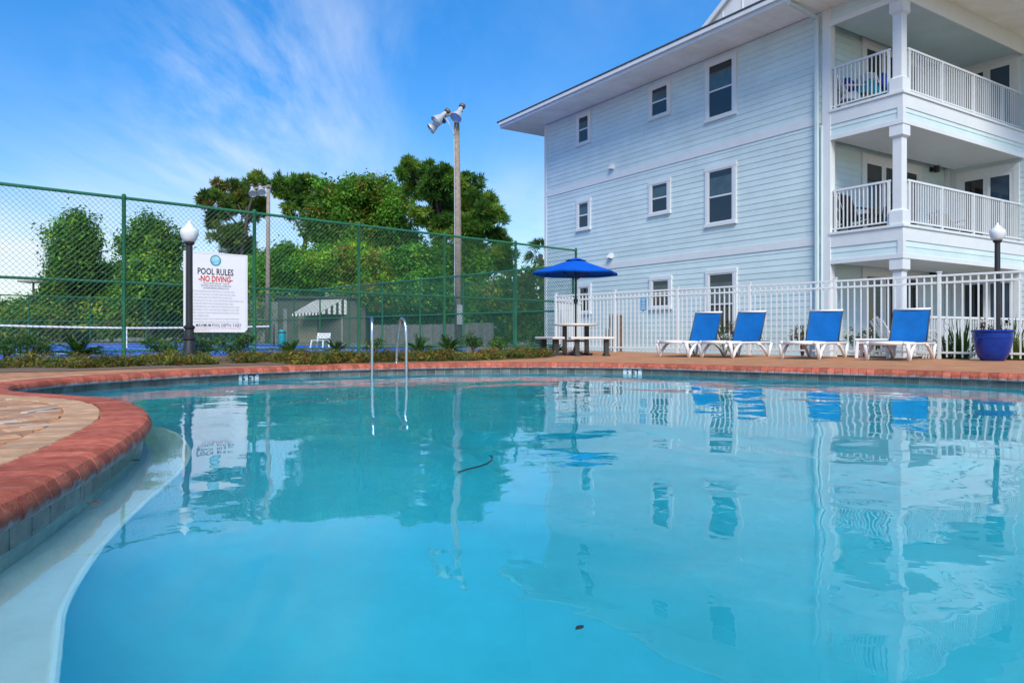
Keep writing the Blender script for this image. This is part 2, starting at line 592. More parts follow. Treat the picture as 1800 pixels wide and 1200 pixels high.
def water_material():
    m = bpy.data.materials.new('pool_water')
    m.use_nodes = True
    N, L = m.node_tree.nodes, m.node_tree.links
    N.clear()
    out = N.new('ShaderNodeOutputMaterial')
    g = N.new('ShaderNodeBsdfGlass')
    g.inputs['IOR'].default_value = 1.333
    g.inputs['Roughness'].default_value = 0.0
    g.inputs['Color'].default_value = (1, 1, 1, 1)
    va = N.new('ShaderNodeVolumeAbsorption')
    va.inputs['Color'].default_value = (0.06, 0.94, 0.955, 1)
    va.inputs['Density'].default_value = 0.85
    geo = N.new('ShaderNodeNewGeometry')
    mp = N.new('ShaderNodeMapping')
    mp.inputs['Rotation'].default_value = (0, 0, R(20))
    mp.inputs['Scale'].default_value = (1, 1, 1)
    L.new(geo.outputs['Position'], mp.inputs[0])
    hsum = None
    pn = N.new('ShaderNodeTexNoise')
    pn.inputs['Scale'].default_value = 0.45
    pn.inputs['Detail'].default_value = 3
    L.new(geo.outputs['Position'], pn.inputs['Vector'])
    pr_ = N.new('ShaderNodeMapRange')
    pr_.inputs['From Min'].default_value = 0.38; pr_.inputs['From Max'].default_value = 0.66
    pr_.inputs['To Min'].default_value = 0.25; pr_.inputs['To Max'].default_value = 1.5
    L.new(pn.outputs['Fac'], pr_.inputs['Value'])
    for sc, amp, det in ((0.55, 0.030, 1.0), (2.4, 0.0066, 1.5), (9.0, 0.0009, 2.0)):
        n = N.new('ShaderNodeTexNoise')
        n.inputs['Scale'].default_value = sc
        n.inputs['Detail'].default_value = det
        n.inputs['Roughness'].default_value = 0.4
        n.inputs['Distortion'].default_value = 0.25
        L.new(mp.outputs[0], n.inputs['Vector'])
        k = N.new('ShaderNodeMath'); k.operation = 'MULTIPLY'; k.inputs[1].default_value = amp
        L.new(n.outputs['Fac'], k.inputs[0])
        if sc > 1:
            kk = N.new('ShaderNodeMath'); kk.operation = 'MULTIPLY'
            L.new(k.outputs[0], kk.inputs[0]); L.new(pr_.outputs[0], kk.inputs[1])
            k = kk
        if hsum is None:
            hsum = k.outputs[0]
        else:
            a = N.new('ShaderNodeMath'); a.operation = 'ADD'
            L.new(hsum, a.inputs[0]); L.new(k.outputs[0], a.inputs[1])
            hsum = a.outputs[0]
    b = N.new('ShaderNodeBump')
    b.inputs['Strength'].default_value = 1.0
    b.inputs['Distance'].default_value = 1.0
    L.new(hsum, b.inputs['Height'])
    L.new(b.outputs[0], g.inputs['Normal'])
    L.new(g.outputs[0], out.inputs['Surface'])
    L.new(va.outputs[0], out.inputs['Volume'])
    return m


def leaf_material(name, rough=0.55, trans=0.48):
    """leaf colour comes from a per-leaf attribute (each leaf its own green)"""
    m = bpy.data.materials.new(name)
    m.use_nodes = True
    N, L = m.node_tree.nodes, m.node_tree.links
    p = N['Principled BSDF']
    p.inputs['Roughness'].default_value = rough
    p.inputs['Specular IOR Level'].default_value = 0.35
    a = N.new('ShaderNodeAttribute'); a.attribute_name = 'leafcol'
    L.new(a.outputs['Color'], p.inputs['Base Color'])
    t = N.new('ShaderNodeBsdfTranslucent')
    L.new(a.outputs['Color'], t.inputs['Color'])
    mx = N.new('ShaderNodeMixShader'); mx.inputs[0].default_value = trans
    L.new(p.outputs[0], mx.inputs[1]); L.new(t.outputs[0], mx.inputs[2])
    L.new(mx.outputs[0], N['Material Output'].inputs['Surface'])
    return m


M_leaf = leaf_material('leaf')

# ------------------------------------------------------------------ pool outline
ZW = -0.155
WALL = [(6.85, 7.2), (5.86, 8.32), (4.77, 9.40), (3.4, 10.33), (1.88, 11.42), (0.52, 11.75), (-0.5, 11.72), (-1.75, 11.25), (-2.82, 10.6), (-3.5, 9.98),
        (-4.05, 9.14), (-4.5, 8.2), (-4.68, 7.5), (-4.66, 6.9), (-4.5, 6.45), (-4.05, 5.88), (-3.35, 5.46), (-2.95, 5.24), (-2.52, 4.80), (-2.18, 4.27), (-1.97, 3.83),
        (-1.80, 3.35), (-1.66, 2.90), (-1.555, 2.5), (-1.46, 2.12), (-1.37, 1.6), (-1.28, 0.8), (-1.2, 0.0), (-1.1, -0.8), (-0.7, -1.9), (0.3, -2.6),
        (2.5, -3.0), (5.0, -2.6), (7.0, -1.2), (8.1, 1.0), (8.3, 3.5), (7.8, 5.6)]
outline = resample(catmull(WALL, 10), 0.095)
area2 = sum(outline[i - 1].x * outline[i].y - outline[i].x * outline[i - 1].y for i in range(len(outline)))
SIDE = 1 if area2 > 0 else -1               # +1 when the loop runs anticlockwise
NP = len(outline)
OVER = 0.055                                 # bullnose overhang
front = offset_loop(outline, -OVER)
back = offset_loop(outline, 0.275)
mid = offset_loop(outline, 0.12)


def in_frame(p, pad=0.09):
    return p.y > 0.9 and abs(p.x / p.y) < 900 / FPX + pad


# ------------------------------------------------------------------ ground, deck, court
big = [(-420, -60), (420, -60), (420, 600), (-420, 600)]
structure('ground', fill([Vector(p) for p in big], mid, -0.105), M_ground)
NF0, NFD = Vector((-7.82, 14.66)), Vector((0.735, 0.678))           # tall green fence: a point and its direction
NFP = Vector((-0.678, 0.735))                                       # across the court
NFEND = NF0 + NFD * 13.48
WF0, WFD = Vector((4.16, 18.1)), Vector((0.690, -0.724))            # white fence
deck_outer = [Vector((-16, -6)), Vector((15, -6)), Vector((15, 6.9)), WF0 + WFD * 14 + Vector((0.1, 0.1)), WF0 - WFD * 4.3 + Vector((0.1, 0.12)),
              NFEND + Vector((-0.2, -0.5)), NF0 - NFD * 9]
structure('pool_deck', fill(deck_outer, mid, -0.012), M_deck)
# mulch bed between coping and tall fence
bed_front = [Vector((-13.5, 7.4)), Vector((-8.5, 8.2)), Vector((-6.7, 8.55)), Vector((-5.6, 9.1)), Vector((-4.75, 10.0)), Vector((-3.9, 10.75)), Vector((-3.0, 11.35)), Vector((-1.9, 11.98)),
             Vector((-1.1, 12.5)), Vector((-0.2, 13.3)), Vector((0.7, 14.5)), Vector((1.1, 16.5)), Vector((1.2, 19.5))]
bed_back = [NFEND + Vector((-0.25, -0.1)), NF0 + NFD * 6 - NFP * 0.02, NF0 - NFP * 0.02, NF0 - NFD * 6.8]
bm_bed = fill(bed_front + bed_back, None, -0.0065)
structure('planting_bed', bm_bed, M_mulch)
court = [NFEND + NFP * 0.15, NFEND + NFP * 34.2, NFEND + NFP * 34.2 - NFD * 62, NFEND + NFP * 0.15 - NFD * 62]
ct = structure('tennis_court', fill(court, None, -0.10), M_court)
NETC = Vector((-15.9, 30.0))
for (a0, b0, a1, b1) in [(-4.0, -10.7, -4.0, 10.7), (4.0, -10.7, 4.0, 10.7), (-4.95, -10.7, -4.95, 10.7), (4.95, -10.7, 4.95, 10.7), (-4.95, -10.7, 4.95, -10.7), (-4.95, 10.7, 4.95, 10.7),
                         (-4.0, -5.8, 4.0, -5.8), (-4.0, 5.8, 4.0, 5.8), (0, -5.8, 0, 5.8)]:
    p0, p1 = NETC + NFD * a0 + NFP * b0, NETC + NFD * a1 + NFP * b1
    MB().beam((p0.x, p0.y, -0.0965), (p1.x, p1.y, -0.0965), 0.06, 0.003).build('line', M_linewhite, ct)

# ------------------------------------------------------------------ pool shell


def pool_depth(x, y):
    return 0.70 + 0.088 * max(0, y) - 0.04 * x


def shell():
    cx, cy_ = 1.5, 6.0
    rings = [(1.0, None)]
    vs, fs = [], []
    lev = [(1.0, -0.06), (1.0, -0.5), (1.0, 'w'), (0.985, 'w2'), (0.95, 'f'), (0.8, 'f'), (0.6, 'f'), (0.35, 'f'), (0.12, 'f')]
    for s, k in lev:
        for p in outline:
            x, y = cx + (p.x - cx) * s, cy_ + (p.y - cy_) * s
            d = pool_depth(x, y)
            z = k if not isinstance(k, str) else ZW - d + {'w': 0.22, 'w2': 0.09, 'f': 0.0}[k]
            vs.append((x, y, z))
    for i in range(len(lev) - 1):
        for k in range(NP):
            k2 = (k + 1) % NP
            fs.append((i * NP + k, i * NP + k2, (i + 1) * NP + k2, (i + 1) * NP + k))
    fs.append(tuple(range((len(lev) - 1) * NP, len(lev) * NP)))
    return vs, fs


sv, sf = shell()
b = MB(); b.add(sv, sf)
me = b.mesh('pool_floor')
structure('pool_floor', me, M_plaster, smooth='all')
# narrow backing ring above the shell so no gap shows under the coping, and tiles on it
wb = MB()
w_in = offset_loop(outline, -0.004)
vs = [(p.x, p.y, -0.055) for p in w_in] + [(p.x, p.y, -0.42) for p in w_in]
wb.add(vs, [(k, (k + 1) % NP, NP + (k + 1) % NP, NP + k) for k in range(NP)])
pool_wall = structure('pool_wall', wb.mesh('pool_wall'), M_grout)
t_out, t_in = offset_loop(outline, -0.004), offset_loop(outline, -0.012)


def walk(pts, step, gap):
    """cuts a closed loop into equal pieces: yields (point0, point1, normal0, normal1)"""
    loop = pts + [pts[0]]
    seg = [(loop[i + 1] - loop[i]).length for i in range(len(pts))]
    cum = [0]
    for s in seg: cum.append(cum[-1] + s)
    n = round(cum[-1] / step)
    st = cum[-1] / n

    def ev(s):
        s %= cum[-1]
        lo, hi = 0, len(seg) - 1
        while lo < hi:
            m_ = (lo + hi + 1) // 2
            if cum[m_] <= s: lo = m_
            else: hi = m_ - 1
        t = (s - cum[lo]) / seg[lo]
        a, b_ = loop[lo], loop[(lo + 1) % len(pts)]
        nn = []
        for q in (lo, (lo + 1) % len(pts)):
            tt = (pts[(q + 1) % len(pts)] - pts[q - 1]).normalized()
            nn.append(Vector((tt.y, -tt.x)) * SIDE)
        return a.lerp(b_, t), nn[0].lerp(nn[1], t).normalized()
    for i in range(n):
        yield ev, i * st + gap / 2, (i + 1) * st - gap / 2


DEPTH = []
far_tiles = []
for ev, s0, s1 in walk(outline, 0.152, 0.006):
    p, nrm = ev((s0 + s1) / 2)
    if not in_frame(p) or (p.y < 3.2 and p.x > -0.5):
        continue
    mbt = MB()
    secs = []
    for s in (s0, s1):
        q, nn = ev(s)
        for d, z in ((-0.001, -0.092), (-0.009, -0.094), (-0.009, -0.216), (-0.001, -0.218)):
            secs.append((q.x + nn.x * d, q.y + nn.y * d, z))
    mbt.add(secs, [(0, 1, 5, 4), (1, 2, 6, 5), (2, 3, 7, 6), (0, 3, 2, 1), (4, 5, 6, 7), (0, 4, 7, 3)])
    u = 900 + FPX * p.x / p.y
    far_tiles.append((u, p, nrm, mbt))
def depth_marker(u0, txt):
    c = sorted([t for t in far_tiles if t[1].y > 6], key=lambda t: abs(t[0] - u0))[:2]
    for t in c: DEPTH.append(id(t))
    pts = sorted(c, key=lambda t: t[0])
    mid_p = (pts[0][1] + pts[1][1]) / 2
    nn = ((pts[0][2] + pts[1][2]) / 2).normalized()
    for i, t in enumerate(pts):
        o = t[3].build('depth_tile', M_tilewhite, pool_wall)
        o['label'] = 'white waterline tile with black depth lettering'
    ang = math.atan2(nn.y, nn.x) - math.pi / 2        # lettering faces into the pool
    q = mid_p - nn * 0.0105
    text_mesh(txt, 'lettering', M_text, o, 0.235, 0.105, (q.x, q.y, -0.199 + 0.052 - 0.045), (R(90), 0, ang), bold=0.03)


depth_marker(443, '6 FT')
depth_marker(1113, '5 FT')
for t in far_tiles:
    if id(t) not in DEPTH:
        t[3].build('tile', M_tile, pool_wall)

# bullnose coping, brick by brick
coping = tag(bpy.data.objects.new('pool_coping', None), kind='structure')
COL.objects.link(coping)
PROF = [(0.252, -0.003), (0.252, 0.0), (0.075, 0.0), (0.045, -0.004), (0.021, -0.015), (0.006, -0.036), (0.0, -0.057), (0.004, -0.078), (0.016, -0.09), (0.252, -0.09)]
rest = MB()
nb = 0
for ev, s0, s1 in walk(front, 0.0965, 0.006):
    p, _ = ev((s0 + s1) / 2)
    jr, jz = random.uniform(-0.0006, 0.0006), random.uniform(-0.0007, 0.0005)
    tilt = random.uniform(-0.001, 0.001)
    vs = []
    L_ = s1 - s0
    for k, (t, sh) in enumerate(((0, 0.0), (0.04, 0.0), (0.96, 0.0), (1, 0.0))):
        q, nn = ev(s0 + L_ * t)
        for i, (r, z) in enumerate(PROF):
            dz = jz + tilt * (t - 0.5)
            rr = r + jr + (sh if 1 < i < 9 and i > 2 else 0)
            zz_ = z + dz - (sh * 0.8 if 0 < i < 6 else 0) + (sh * 0.5 if i >= 7 else 0)
            vs.append((q.x + nn.x * rr, q.y + nn.y * rr, zz_))
    np_ = len(PROF)
    fs = [tuple(range(np_)), tuple(reversed(range(3 * np_, 4 * np_)))]
    for k in range(3):
        for i in range(np_):
            j = (i + 1) % np_
            fs.append((k * np_ + i, (k + 1) * np_ + i, (k + 1) * np_ + j, k * np_ + j))
    if in_frame(p, 0.12):
        bb = MB(); bb.add(vs, fs)
        bo_ = bb.build('brick', M_coping, coping, smooth=True)
        bo_.data.set_sharp_from_angle(angle=R(28))
        nb += 1
    else:
        rest.add(vs, fs)
o = rest.build('brick_ring', M_coping, coping, smooth=True)
o['kind'] = 'stuff'
mo = MB()
fr2 = front
ins = 0.0024
for i_, p in enumerate(fr2):
    t_ = (fr2[(i_ + 1) % NP] - fr2[i_ - 1]).normalized()
    n_ = Vector((t_.y, -t_.x)) * SIDE
    for r, z in PROF:
        zz_ = z - ins if z > -0.03 else (z + ins if z < -0.075 else z)
        rr = r + ins if r < 0.2 else r - 0.004
        mo.v.append((p.x + n_.x * rr, p.y + n_.y * rr, zz_))
m_n = len(PROF)
for i_ in range(NP):
    j_ = (i_ + 1) % NP
    for k_ in range(m_n):
        k2 = (k_ + 1) % m_n
        mo.f.append((i_ * m_n + k_, j_ * m_n + k_, j_ * m_n + k2, i_ * m_n + k2))
mo.build('mortar', mat('coping_mortar', (0.07, 0.032, 0.026), 0.95, 0.3, 30), coping)

# ledge (underwater bench) round the peninsula, with a pale nosing
ZL = -0.40
ledge_edge = [(-2.60, 5.02), (-2.40, 4.97), (-2.12, 4.62), (-1.82, 4.1), (-1.68, 3.76), (-1.57, 3.4), (-1.44, 2.83), (-1.33, 2.4), (-1.23, 2.09), (-1.13, 1.83), (-1.05, 1.68), (-0.97, 1.54), (-0.885, 1.38), (-0.845, 1.22), (-0.93, 0.98), (-1.2, 0.74)]
le = resample(catmull(ledge_edge, 10, False), 0.05, False)
wall_side = [p for p in offset_loop(outline, 0.02) if p.x < -0.9 and 0.74 < p.y < 5.03 and p.x > -2.75]
wall_side.sort(key=lambda p: p.y)
lb = MB()
me = fill(le + wall_side, None, ZL)
for v in me.vertices: pass
led = structure('pool_ledge', me, M_ledge)
rs = MB()
n = len(le)
COVE = [(0.0, 0.0), (0.015, -0.06), (0.05, -0.15), (0.12, -0.26), (0.24, -0.37), (0.42, -0.46), (0.66, -0.53), (0.95, -0.59), (1.3, -0.66), (1.7, -0.78)]
for i_, p in enumerate(le):
    t_ = (le[min(i_ + 1, n - 1)] - le[max(i_ - 1, 0)]).normalized()
    o_ = Vector((-t_.y, t_.x))
    if o_.x < 0 and abs(o_.x) > abs(o_.y): o_ = -o_
    o_ = (o_ + Vector((0.8, 0.25))).normalized()      # the slope runs out towards the middle of the pool
    for d_, z_ in COVE:
        rs.v.append((p.x + o_.x * d_, p.y + o_.y * d_, ZL - 0.001 + z_))
m_n = len(COVE)
for i_ in range(n - 1):
    for k_ in range(m_n - 1):
        rs.f.append((i_ * m_n + k_, (i_ + 1) * m_n + k_, (i_ + 1) * m_n + k_ + 1, i_ * m_n + k_ + 1))
rs.build('ledge_riser', M_plaster, led, smooth='all')
MB().tube([(p.x, p.y, ZL + 0.001) for p in le], 0.013, 8).build('nosing', M_nosing, led, smooth=True)

# water: a closed body, its sides inside the walls
wo = offset_loop(outline, 0.012)
bm = bmesh.new()
top = [bm.verts.new((p.x, p.y, ZW)) for p in wo]
bot = [bm.verts.new((p.x, p.y, -3.2)) for p in wo]
for i in range(NP):
    j = (i + 1) % NP
    bm.faces.new((top[i], bot[i], bot[j], top[j]))
for ring in (top, bot):
    ed = [bm.edges.get((ring[i], ring[(i + 1) % NP])) for i in range(NP)]
    bmesh.ops.triangle_fill(bm, use_beauty=True, edges=ed)
bmesh.ops.recalc_face_normals(bm, faces=bm.faces[:])
me = bpy.data.meshes.new('water')
bm.to_mesh(me); bm.free()
structure('water', me, water_material())

# pavers on the peninsula: a soldier course behind the coping and a field of setts
border = tag(bpy.data.objects.new('deck_border', None), kind='structure')
COL.objects.link(border)
bk = offset_loop(outline, 0.203)


def paver(parent, quad, top, m, name='paver', th=0.03):
    """a stone from its four corners, with a worn chamfer"""
    c = sum(quad, Vector((0, 0))) / 4
    vs = []
    jz = [random.uniform(-0.0015, 0.0015) for _ in range(4)]
    for z, k in ((top - th, 1.0), (top - 0.004, 1.0), (top, 0.94)):
        for i, q in enumerate(quad):
            w = c + (q - c) * k
            vs.append((w.x, w.y, z + jz[i]))
    fs = [(8, 9, 10, 11)]
    for r in (0, 4):
        for i in range(4):
            j = (i + 1) % 4
            fs.append((r + i, r + j, r + 4 + j, r + 4 + i))
    b_ = MB(); b_.add(vs, fs)
    o = b_.build(name, m, parent)
    return o


for ev, s0, s1 in walk(bk, 0.105, 0.004):
    p, nn = ev((s0 + s1) / 2)
    if not (in_frame(p, 0.1) and p.x < -1.3 and p.y < 8.2):
        continue
    a0, n0 = ev(s0); a1, n1 = ev(s1)
    q = [a0 + n0 * 0.004, a1 + n1 * 0.004, a1 + n1 * 0.186, a0 + n0 * 0.186]
    paver(border, q, random.uniform(-0.004, 0.001), M_paver)
poly_in = offset_loop(outline, 0.203 + 0.192)


def inside(poly, p):
    c = False
    for i in range(len(poly)):
        a, b_ = poly[i - 1], poly[i]
        if (a.y > p.y) != (b_.y > p.y) and p.x < (b_.x - a.x) * (p.y - a.y) / (b_.y - a.y) + a.x:
            c = not c
    return c


fieldp = tag(bpy.data.objects.new('paved_field', None), kind='structure')
COL.objects.link(fieldp)
ang = R(52)
ex, ey = Vector((math.cos(ang), math.sin(ang))), Vector((-math.sin(ang), math.cos(ang)))
for i in range(-40, 60):
    for j in range(-60, 60):
        o0 = Vector((-3.2, 3.8)) + ex * (i * 0.215 + (j % 2) * 0.107) + ey * (j * 0.112)
        c = o0 + ex * 0.105 + ey * 0.053
        if not in_frame(c, 0.06) or c.x > -1.6 or c.y > 5.9 or c.y < 2.2 or c.x < -4.6:
            continue
        if inside(poly_in, c) or any(inside(poly_in, o0 + ex * a + ey * b_) for a in (0, 0.21) for b_ in (0, 0.108)):
            # cut pieces: keep only if the stone lies outside the border
            ins = [inside(poly_in, o0 + ex * a + ey * b_) for a in (0.01, 0.2) for b_ in (0.01, 0.1)]
            if all(ins): continue
            if inside(poly_in, c): continue
        q = [o0 + ex * 0.003 + ey * 0.003, o0 + ex * 0.209 + ey * 0.003, o0 + ex * 0.209 + ey * 0.106, o0 + ex * 0.003 + ey * 0.106]
        # pull corners out of the border course
        for k in range(4):
            t = 0
            while inside(poly_in, q[k]) and t < 12:
                q[k] = q[k].lerp(c, 0.12); t += 1
        r_ = random.random()
        m = M_sandwhite if r_ < 0.07 else (M_paver if r_ < 0.5 else M_paverpink)
        paver(fieldp, q, random.uniform(-0.010, -0.002), m)
# pale polymeric sand heaped in some of the wide joints
for u0, v0, u1, v1, w in ((42, 723, 106, 713, 0.05), (38, 749, 112, 741, 0.045), (0, 790, 88, 779, 0.05), (10, 701, 60, 699, 0.05)):
    p0, p1 = onz(u0, v0, 0), onz(u1, v1, 0)
    p0.z = p1.z = -0.0085
    MB().beam(p0, p1, w * 0.8, 0.012, w * 0.4).build('sand_joint', M_sandwhite, fieldp, bevel=0.003)
# ------------------------------------------------------------------ apartment building (local x along the side wall, y inwards)
A0 = (1.2515, 27.182, 0.0)
ROT = R(-56.82)
bld = thing('apartment_building', 'pale blue clapboard apartment building with white trim and corner balconies', 'building', A0, ROT)
XB, XC, YE = 11.45, 13.385, 5.85            # corner board, balcony post, inner end of the balcony
ZS = 8.26                                    # soffit
Z3, Z2 = 5.815, 2.885                        # balcony floors
# dark core behind all walls (keeps the inside closed)
core = MB()
core.box(0.03, 0.03, -0.3, XB - 0.02, 16, ZS - 0.01)
core.box(XB - 0.03, YE + 0.03, -0.3, XC - 0.03, 16, ZS - 0.01)
core.build('wall', M_siding, bld)
PB = 0.155


def siding(p0, p1, z0, z1, out):
    """lap boards between two local points, one object per board; out = outward direction"""
    p0, p1, out = Vector(p0), Vector(p1), Vector(out)
    z = z0
    full = (p1 - p0).length
    while z < z1 - 0.02:
        t = min(z + PB, z1)
        cuts = [0.0, 1.0]
        if full > 5.5:                                # long courses are butt jointed at random
            c_ = random.uniform(0.2, 0.8)
            cuts = [0.0, c_, c_ + 0.005 / full, 1.0]
        for a_, b_ in zip(cuts[::2], cuts[1::2]):
            dz = random.uniform(-0.0015, 0.0015)
            vs = []
            for p in (p0.lerp(p1, a_), p0.lerp(p1, b_)):
                for d, zz_ in ((-0.02, z + dz), (0.016, z + dz), (0.0145, z + 0.004 + dz), (0.005, t + dz), (-0.02, t + dz)):
                    vs.append((p.x + out.x * d, p.y + out.y * d, zz_))
            bb = MB()
            bb.add(vs, [(0, 1, 2, 3, 4), (9, 8, 7, 6, 5), (0, 5, 6, 1), (1, 6, 7, 2), (2, 7, 8, 3), (3, 8, 9, 4), (4, 9, 5, 0)])
            bb.build('siding_board', M_siding, bld)
        z += PB


for z0, z1 in ((-0.1, 2.625), (2.83, 5.555), (5.76, ZS)):
    siding((0.09, 0), (XB - 0.02, 0), z0, z1, (0, -1))
for z0, z1 in ((2.625, 2.83), (5.555, 5.76)):
    MB().box(0.09, -0.028, z0, XB - 0.02, 0.0, z1).build('trim_band', M_white, bld, bevel=0.004)
MB().box(-0.03, -0.034, -0.1, 0.1, 0.1, ZS).build('corner_board', M_white, bld, bevel=0.004)
# wide corner board where the balcony opens
MB().box(XB, -0.036, -0.1, XB + 0.22, 0.16, ZS).build('corner_board', M_white, bld, bevel=0.004)


def window(x0, x1, z0, z1):
    """double-hung window in the side wall: casing, frame, two panes, meeting rail, sill"""
    w = MB()
    c = 0.115
    y0, y1 = -0.052, 0.0
    w.box(x0, y0, z0 + 0.03, x0 + c, y1, z1 - c); w.box(x1 - c, y0, z0 + 0.03, x1, y1, z1 - c)
    w.box(x0 - 0.01, y0 - 0.004, z1 - c, x1 + 0.01, y1, z1)
    wo_ = w.build('window', M_white, bld, bevel=0.004)
    MB().box(x0 - 0.01, y0 - 0.03, z0, x1 + 0.01, y1, z0 + 0.09).build('sill', M_white, wo_, bevel=0.004)
    ix0, ix1, iz0, iz1 = x0 + c, x1 - c, z0 + 0.09, z1 - c
    zm = (iz0 + iz1) / 2 + 0.0
    fr = MB()
    for a0, a1, b0, b1 in ((ix0, ix0 + 0.035, iz0, iz1), (ix1 - 0.035, ix1, iz0, iz1)):
        fr.box(a0, -0.044, b0, a1, -0.004, b1)
    for b0, b1 in ((iz0, iz0 + 0.04), (zm - 0.022, zm + 0.022), (iz1 - 0.035, iz1)):
        fr.box(ix0 + 0.035, -0.042, b0, ix1 - 0.035, -0.004, b1)
    fr.build('sash', M_white, wo_)
    zt_ = iz1 - 0.035 - (iz1 - zm) * random.uniform(0.18, 0.34)
    MB().box(ix0 + 0.035, -0.024, zm + 0.022, ix1 - 0.035, -0.0235, iz1 - 0.035).build('pane', M_glass, wo_)
    MB().box(ix0 + 0.04, -0.0265, zm + 0.022, ix1 - 0.04, -0.0245, zt_).build('blind', M_blind, wo_)
    MB().box(ix0 + 0.035, -0.024, iz0 + 0.04, ix1 - 0.035, -0.0235, zm - 0.022).build('pane', M_glass, wo_)


for zc in (0, 1):
    window(1.9, 2.68, (7.02, 4.05)[zc], (8.14, 5.15)[zc])
    window(5.51, 6.43, (7.04, 4.08)[zc], (8.11, 5.17)[zc])
    window(7.78, 8.88, (6.43, 3.47)[zc], (8.13, 5.16)[zc])
window(1.95, 2.7, 1.15, 2.21)
window(5.54, 6.48, 1.21, 2.23)
window(7.80, 8.90, 0.35, 2.27)
for x, z in ((3.79, 5.95), (3.73, 3.02)):
    v_ = MB()
    v_.box(x - 0.09, -0.05, z - 0.06, x + 0.09, 0, z + 0.12)
    v_.add([(x - 0.09, -0.05, z + 0.12), (x + 0.09, -0.05, z + 0.12), (x + 0.09, -0.16, z - 0.03), (x - 0.09, -0.16, z - 0.03), (x - 0.09, -0.05, z - 0.06), (x + 0.09, -0.05, z - 0.06), (x + 0.09, -0.15, z - 0.06), (x - 0.09, -0.15, z - 0.06)],
           [(0, 1, 2, 3), (3, 2, 6, 7), (0, 3, 7, 4), (1, 5, 6, 2)])
    v_.build('vent_hood', M_white, bld, bevel=0.006)

# balcony recess: back wall (x = XB, along y) and end wall (y = YE, along x)
for fl, (z0, z1) in enumerate(((-0.1, 2.45), (Z2, 5.15), (Z3, 7.9))):
    siding((XB + 0.0, 0.16), (XB + 0.0, YE), z0, z1, (1, 0))
    siding((XB, YE), (XC + 0.2, YE), z0, z1, (0, -1))
    MB().box(XB + 0.02, YE - 0.11, z0, XB + 0.13, YE - 0.02, z1).build('corner_trim', M_white, bld)


def opening(axis, a0, a1, z0, z1, panels, glass, head=0.16):
    """casing, leaves and panes of a balcony door; axis 'b' = back wall, 'e' = end wall"""
    def P(bx, a_lo, a_hi, d0, d1, zl, zh):
        if axis == 'b': bx.box(XB + d0, a_lo, zl, XB + d1, a_hi, zh)
        else: bx.box(XB + a_lo, YE - d1, zl, XB + a_hi, YE - d0, zh)
    cs = MB()
    P(cs, a0 - 0.14, a0, 0.0, 0.05, z0, z1)
    P(cs, a1, a1 + 0.14, 0.0, 0.05, z0, z1)
    P(cs, a0 - 0.14, a1 + 0.14, 0.0, 0.053, z1, z1 + head)
    d = cs.build('balcony_door', M_white, bld, bevel=0.004)
    n_ = panels
    wd = (a1 - a0) / n_
    for i in range(n_):
        s0, s1 = a0 + i * wd + 0.004, a0 + (i + 1) * wd - 0.004
        off = 0.0 if i % 2 == 0 else 0.009
        lf = MB()
        st = 0.085
        P(lf, s0, s0 + st, 0.002, 0.034 + off, z0 + 0.02, z1); P(lf, s1 - st, s1, 0.002, 0.034 + off, z0 + 0.02, z1)
        P(lf, s0 + st, s1 - st, 0.002, 0.032 + off, z0 + 0.02, z0 + 0.16); P(lf, s0 + st, s1 - st, 0.002, 0.032 + off, z1 - st, z1)
        lf.build('door_leaf', M_white, d)
        g = MB()
        P(g, s0 + st, s1 - st, 0.0225, 0.025, z0 + 0.16, z1 - st)
        g.build('pane', glass[i % len(glass)], d)


for z in (0.0, Z2, Z3):
    opening('b', 1.74, 4.3, z, z + 2.02, 3, [M_glass])
    opening('e', 0.42, 1.72, z, z + 1.92, 2, [M_glass, M_glass_sky], head=0.2)
for z in (0.0, Z2, Z3):
    l_ = MB()
    l_.box(XB + 0.02, 4.9, z + 2.10, XB + 0.06, 5.02, z + 2.22)
    l_.box(XB + 0.06, 4.93, z + 2.13, XB + 0.15, 4.99, z + 2.19)
    l_.lathe([(0.07, 0), (0.075, 0.01), (0.075, 0.2), (0.07, 0.21)], 12, (XB + 0.18, 4.96, z + 2.06))
    l_.build('wall_lantern', M_black, bld)

# balcony floors, spandrels, posts and railings; the front runs on beyond the frame
YR = 9.5


def spandrel(zb, zt, name):
    """floor edge: white bottom beam, blue boards, white top trim, on both open sides"""
    s = MB()
    s.box(XB + 0.2, 0.02, zb + 0.03, XC - 0.02, YR, zt - 0.03)
    f_ = s.build(name, M_white, bld)
    for lo, hi, pr in ((zb, zb + 0.11, 0.03), (zt - 0.36, zt - 0.06, 0.024), (zt - 0.06, zt, 0.055)):
        m_ = MB()
        m_.box(XB + 0.19, -pr, lo, XC + pr, 0.02, hi)
        m_.box(XC - 0.02, 0.02, lo, XC + pr, YR, hi)
        m_.build('floor_trim', M_white, f_, bevel=0.004)
    siding((XB + 0.22, 0.0), (XC - 0.1, 0.0), zb + 0.11, zt - 0.36, (0, -1))
    siding((XC, 0.1), (XC, YR), zb + 0.11, zt - 0.36, (1, 0))
    MB().box(XC - 0.1, -0.026, zb + 0.11, XC + 0.026, 0.1, zt - 0.36).build('corner_board', M_white, bld)


spandrel(2.13, Z2, 'balcony_floor')
spandrel(5.09, Z3, 'balcony_floor')
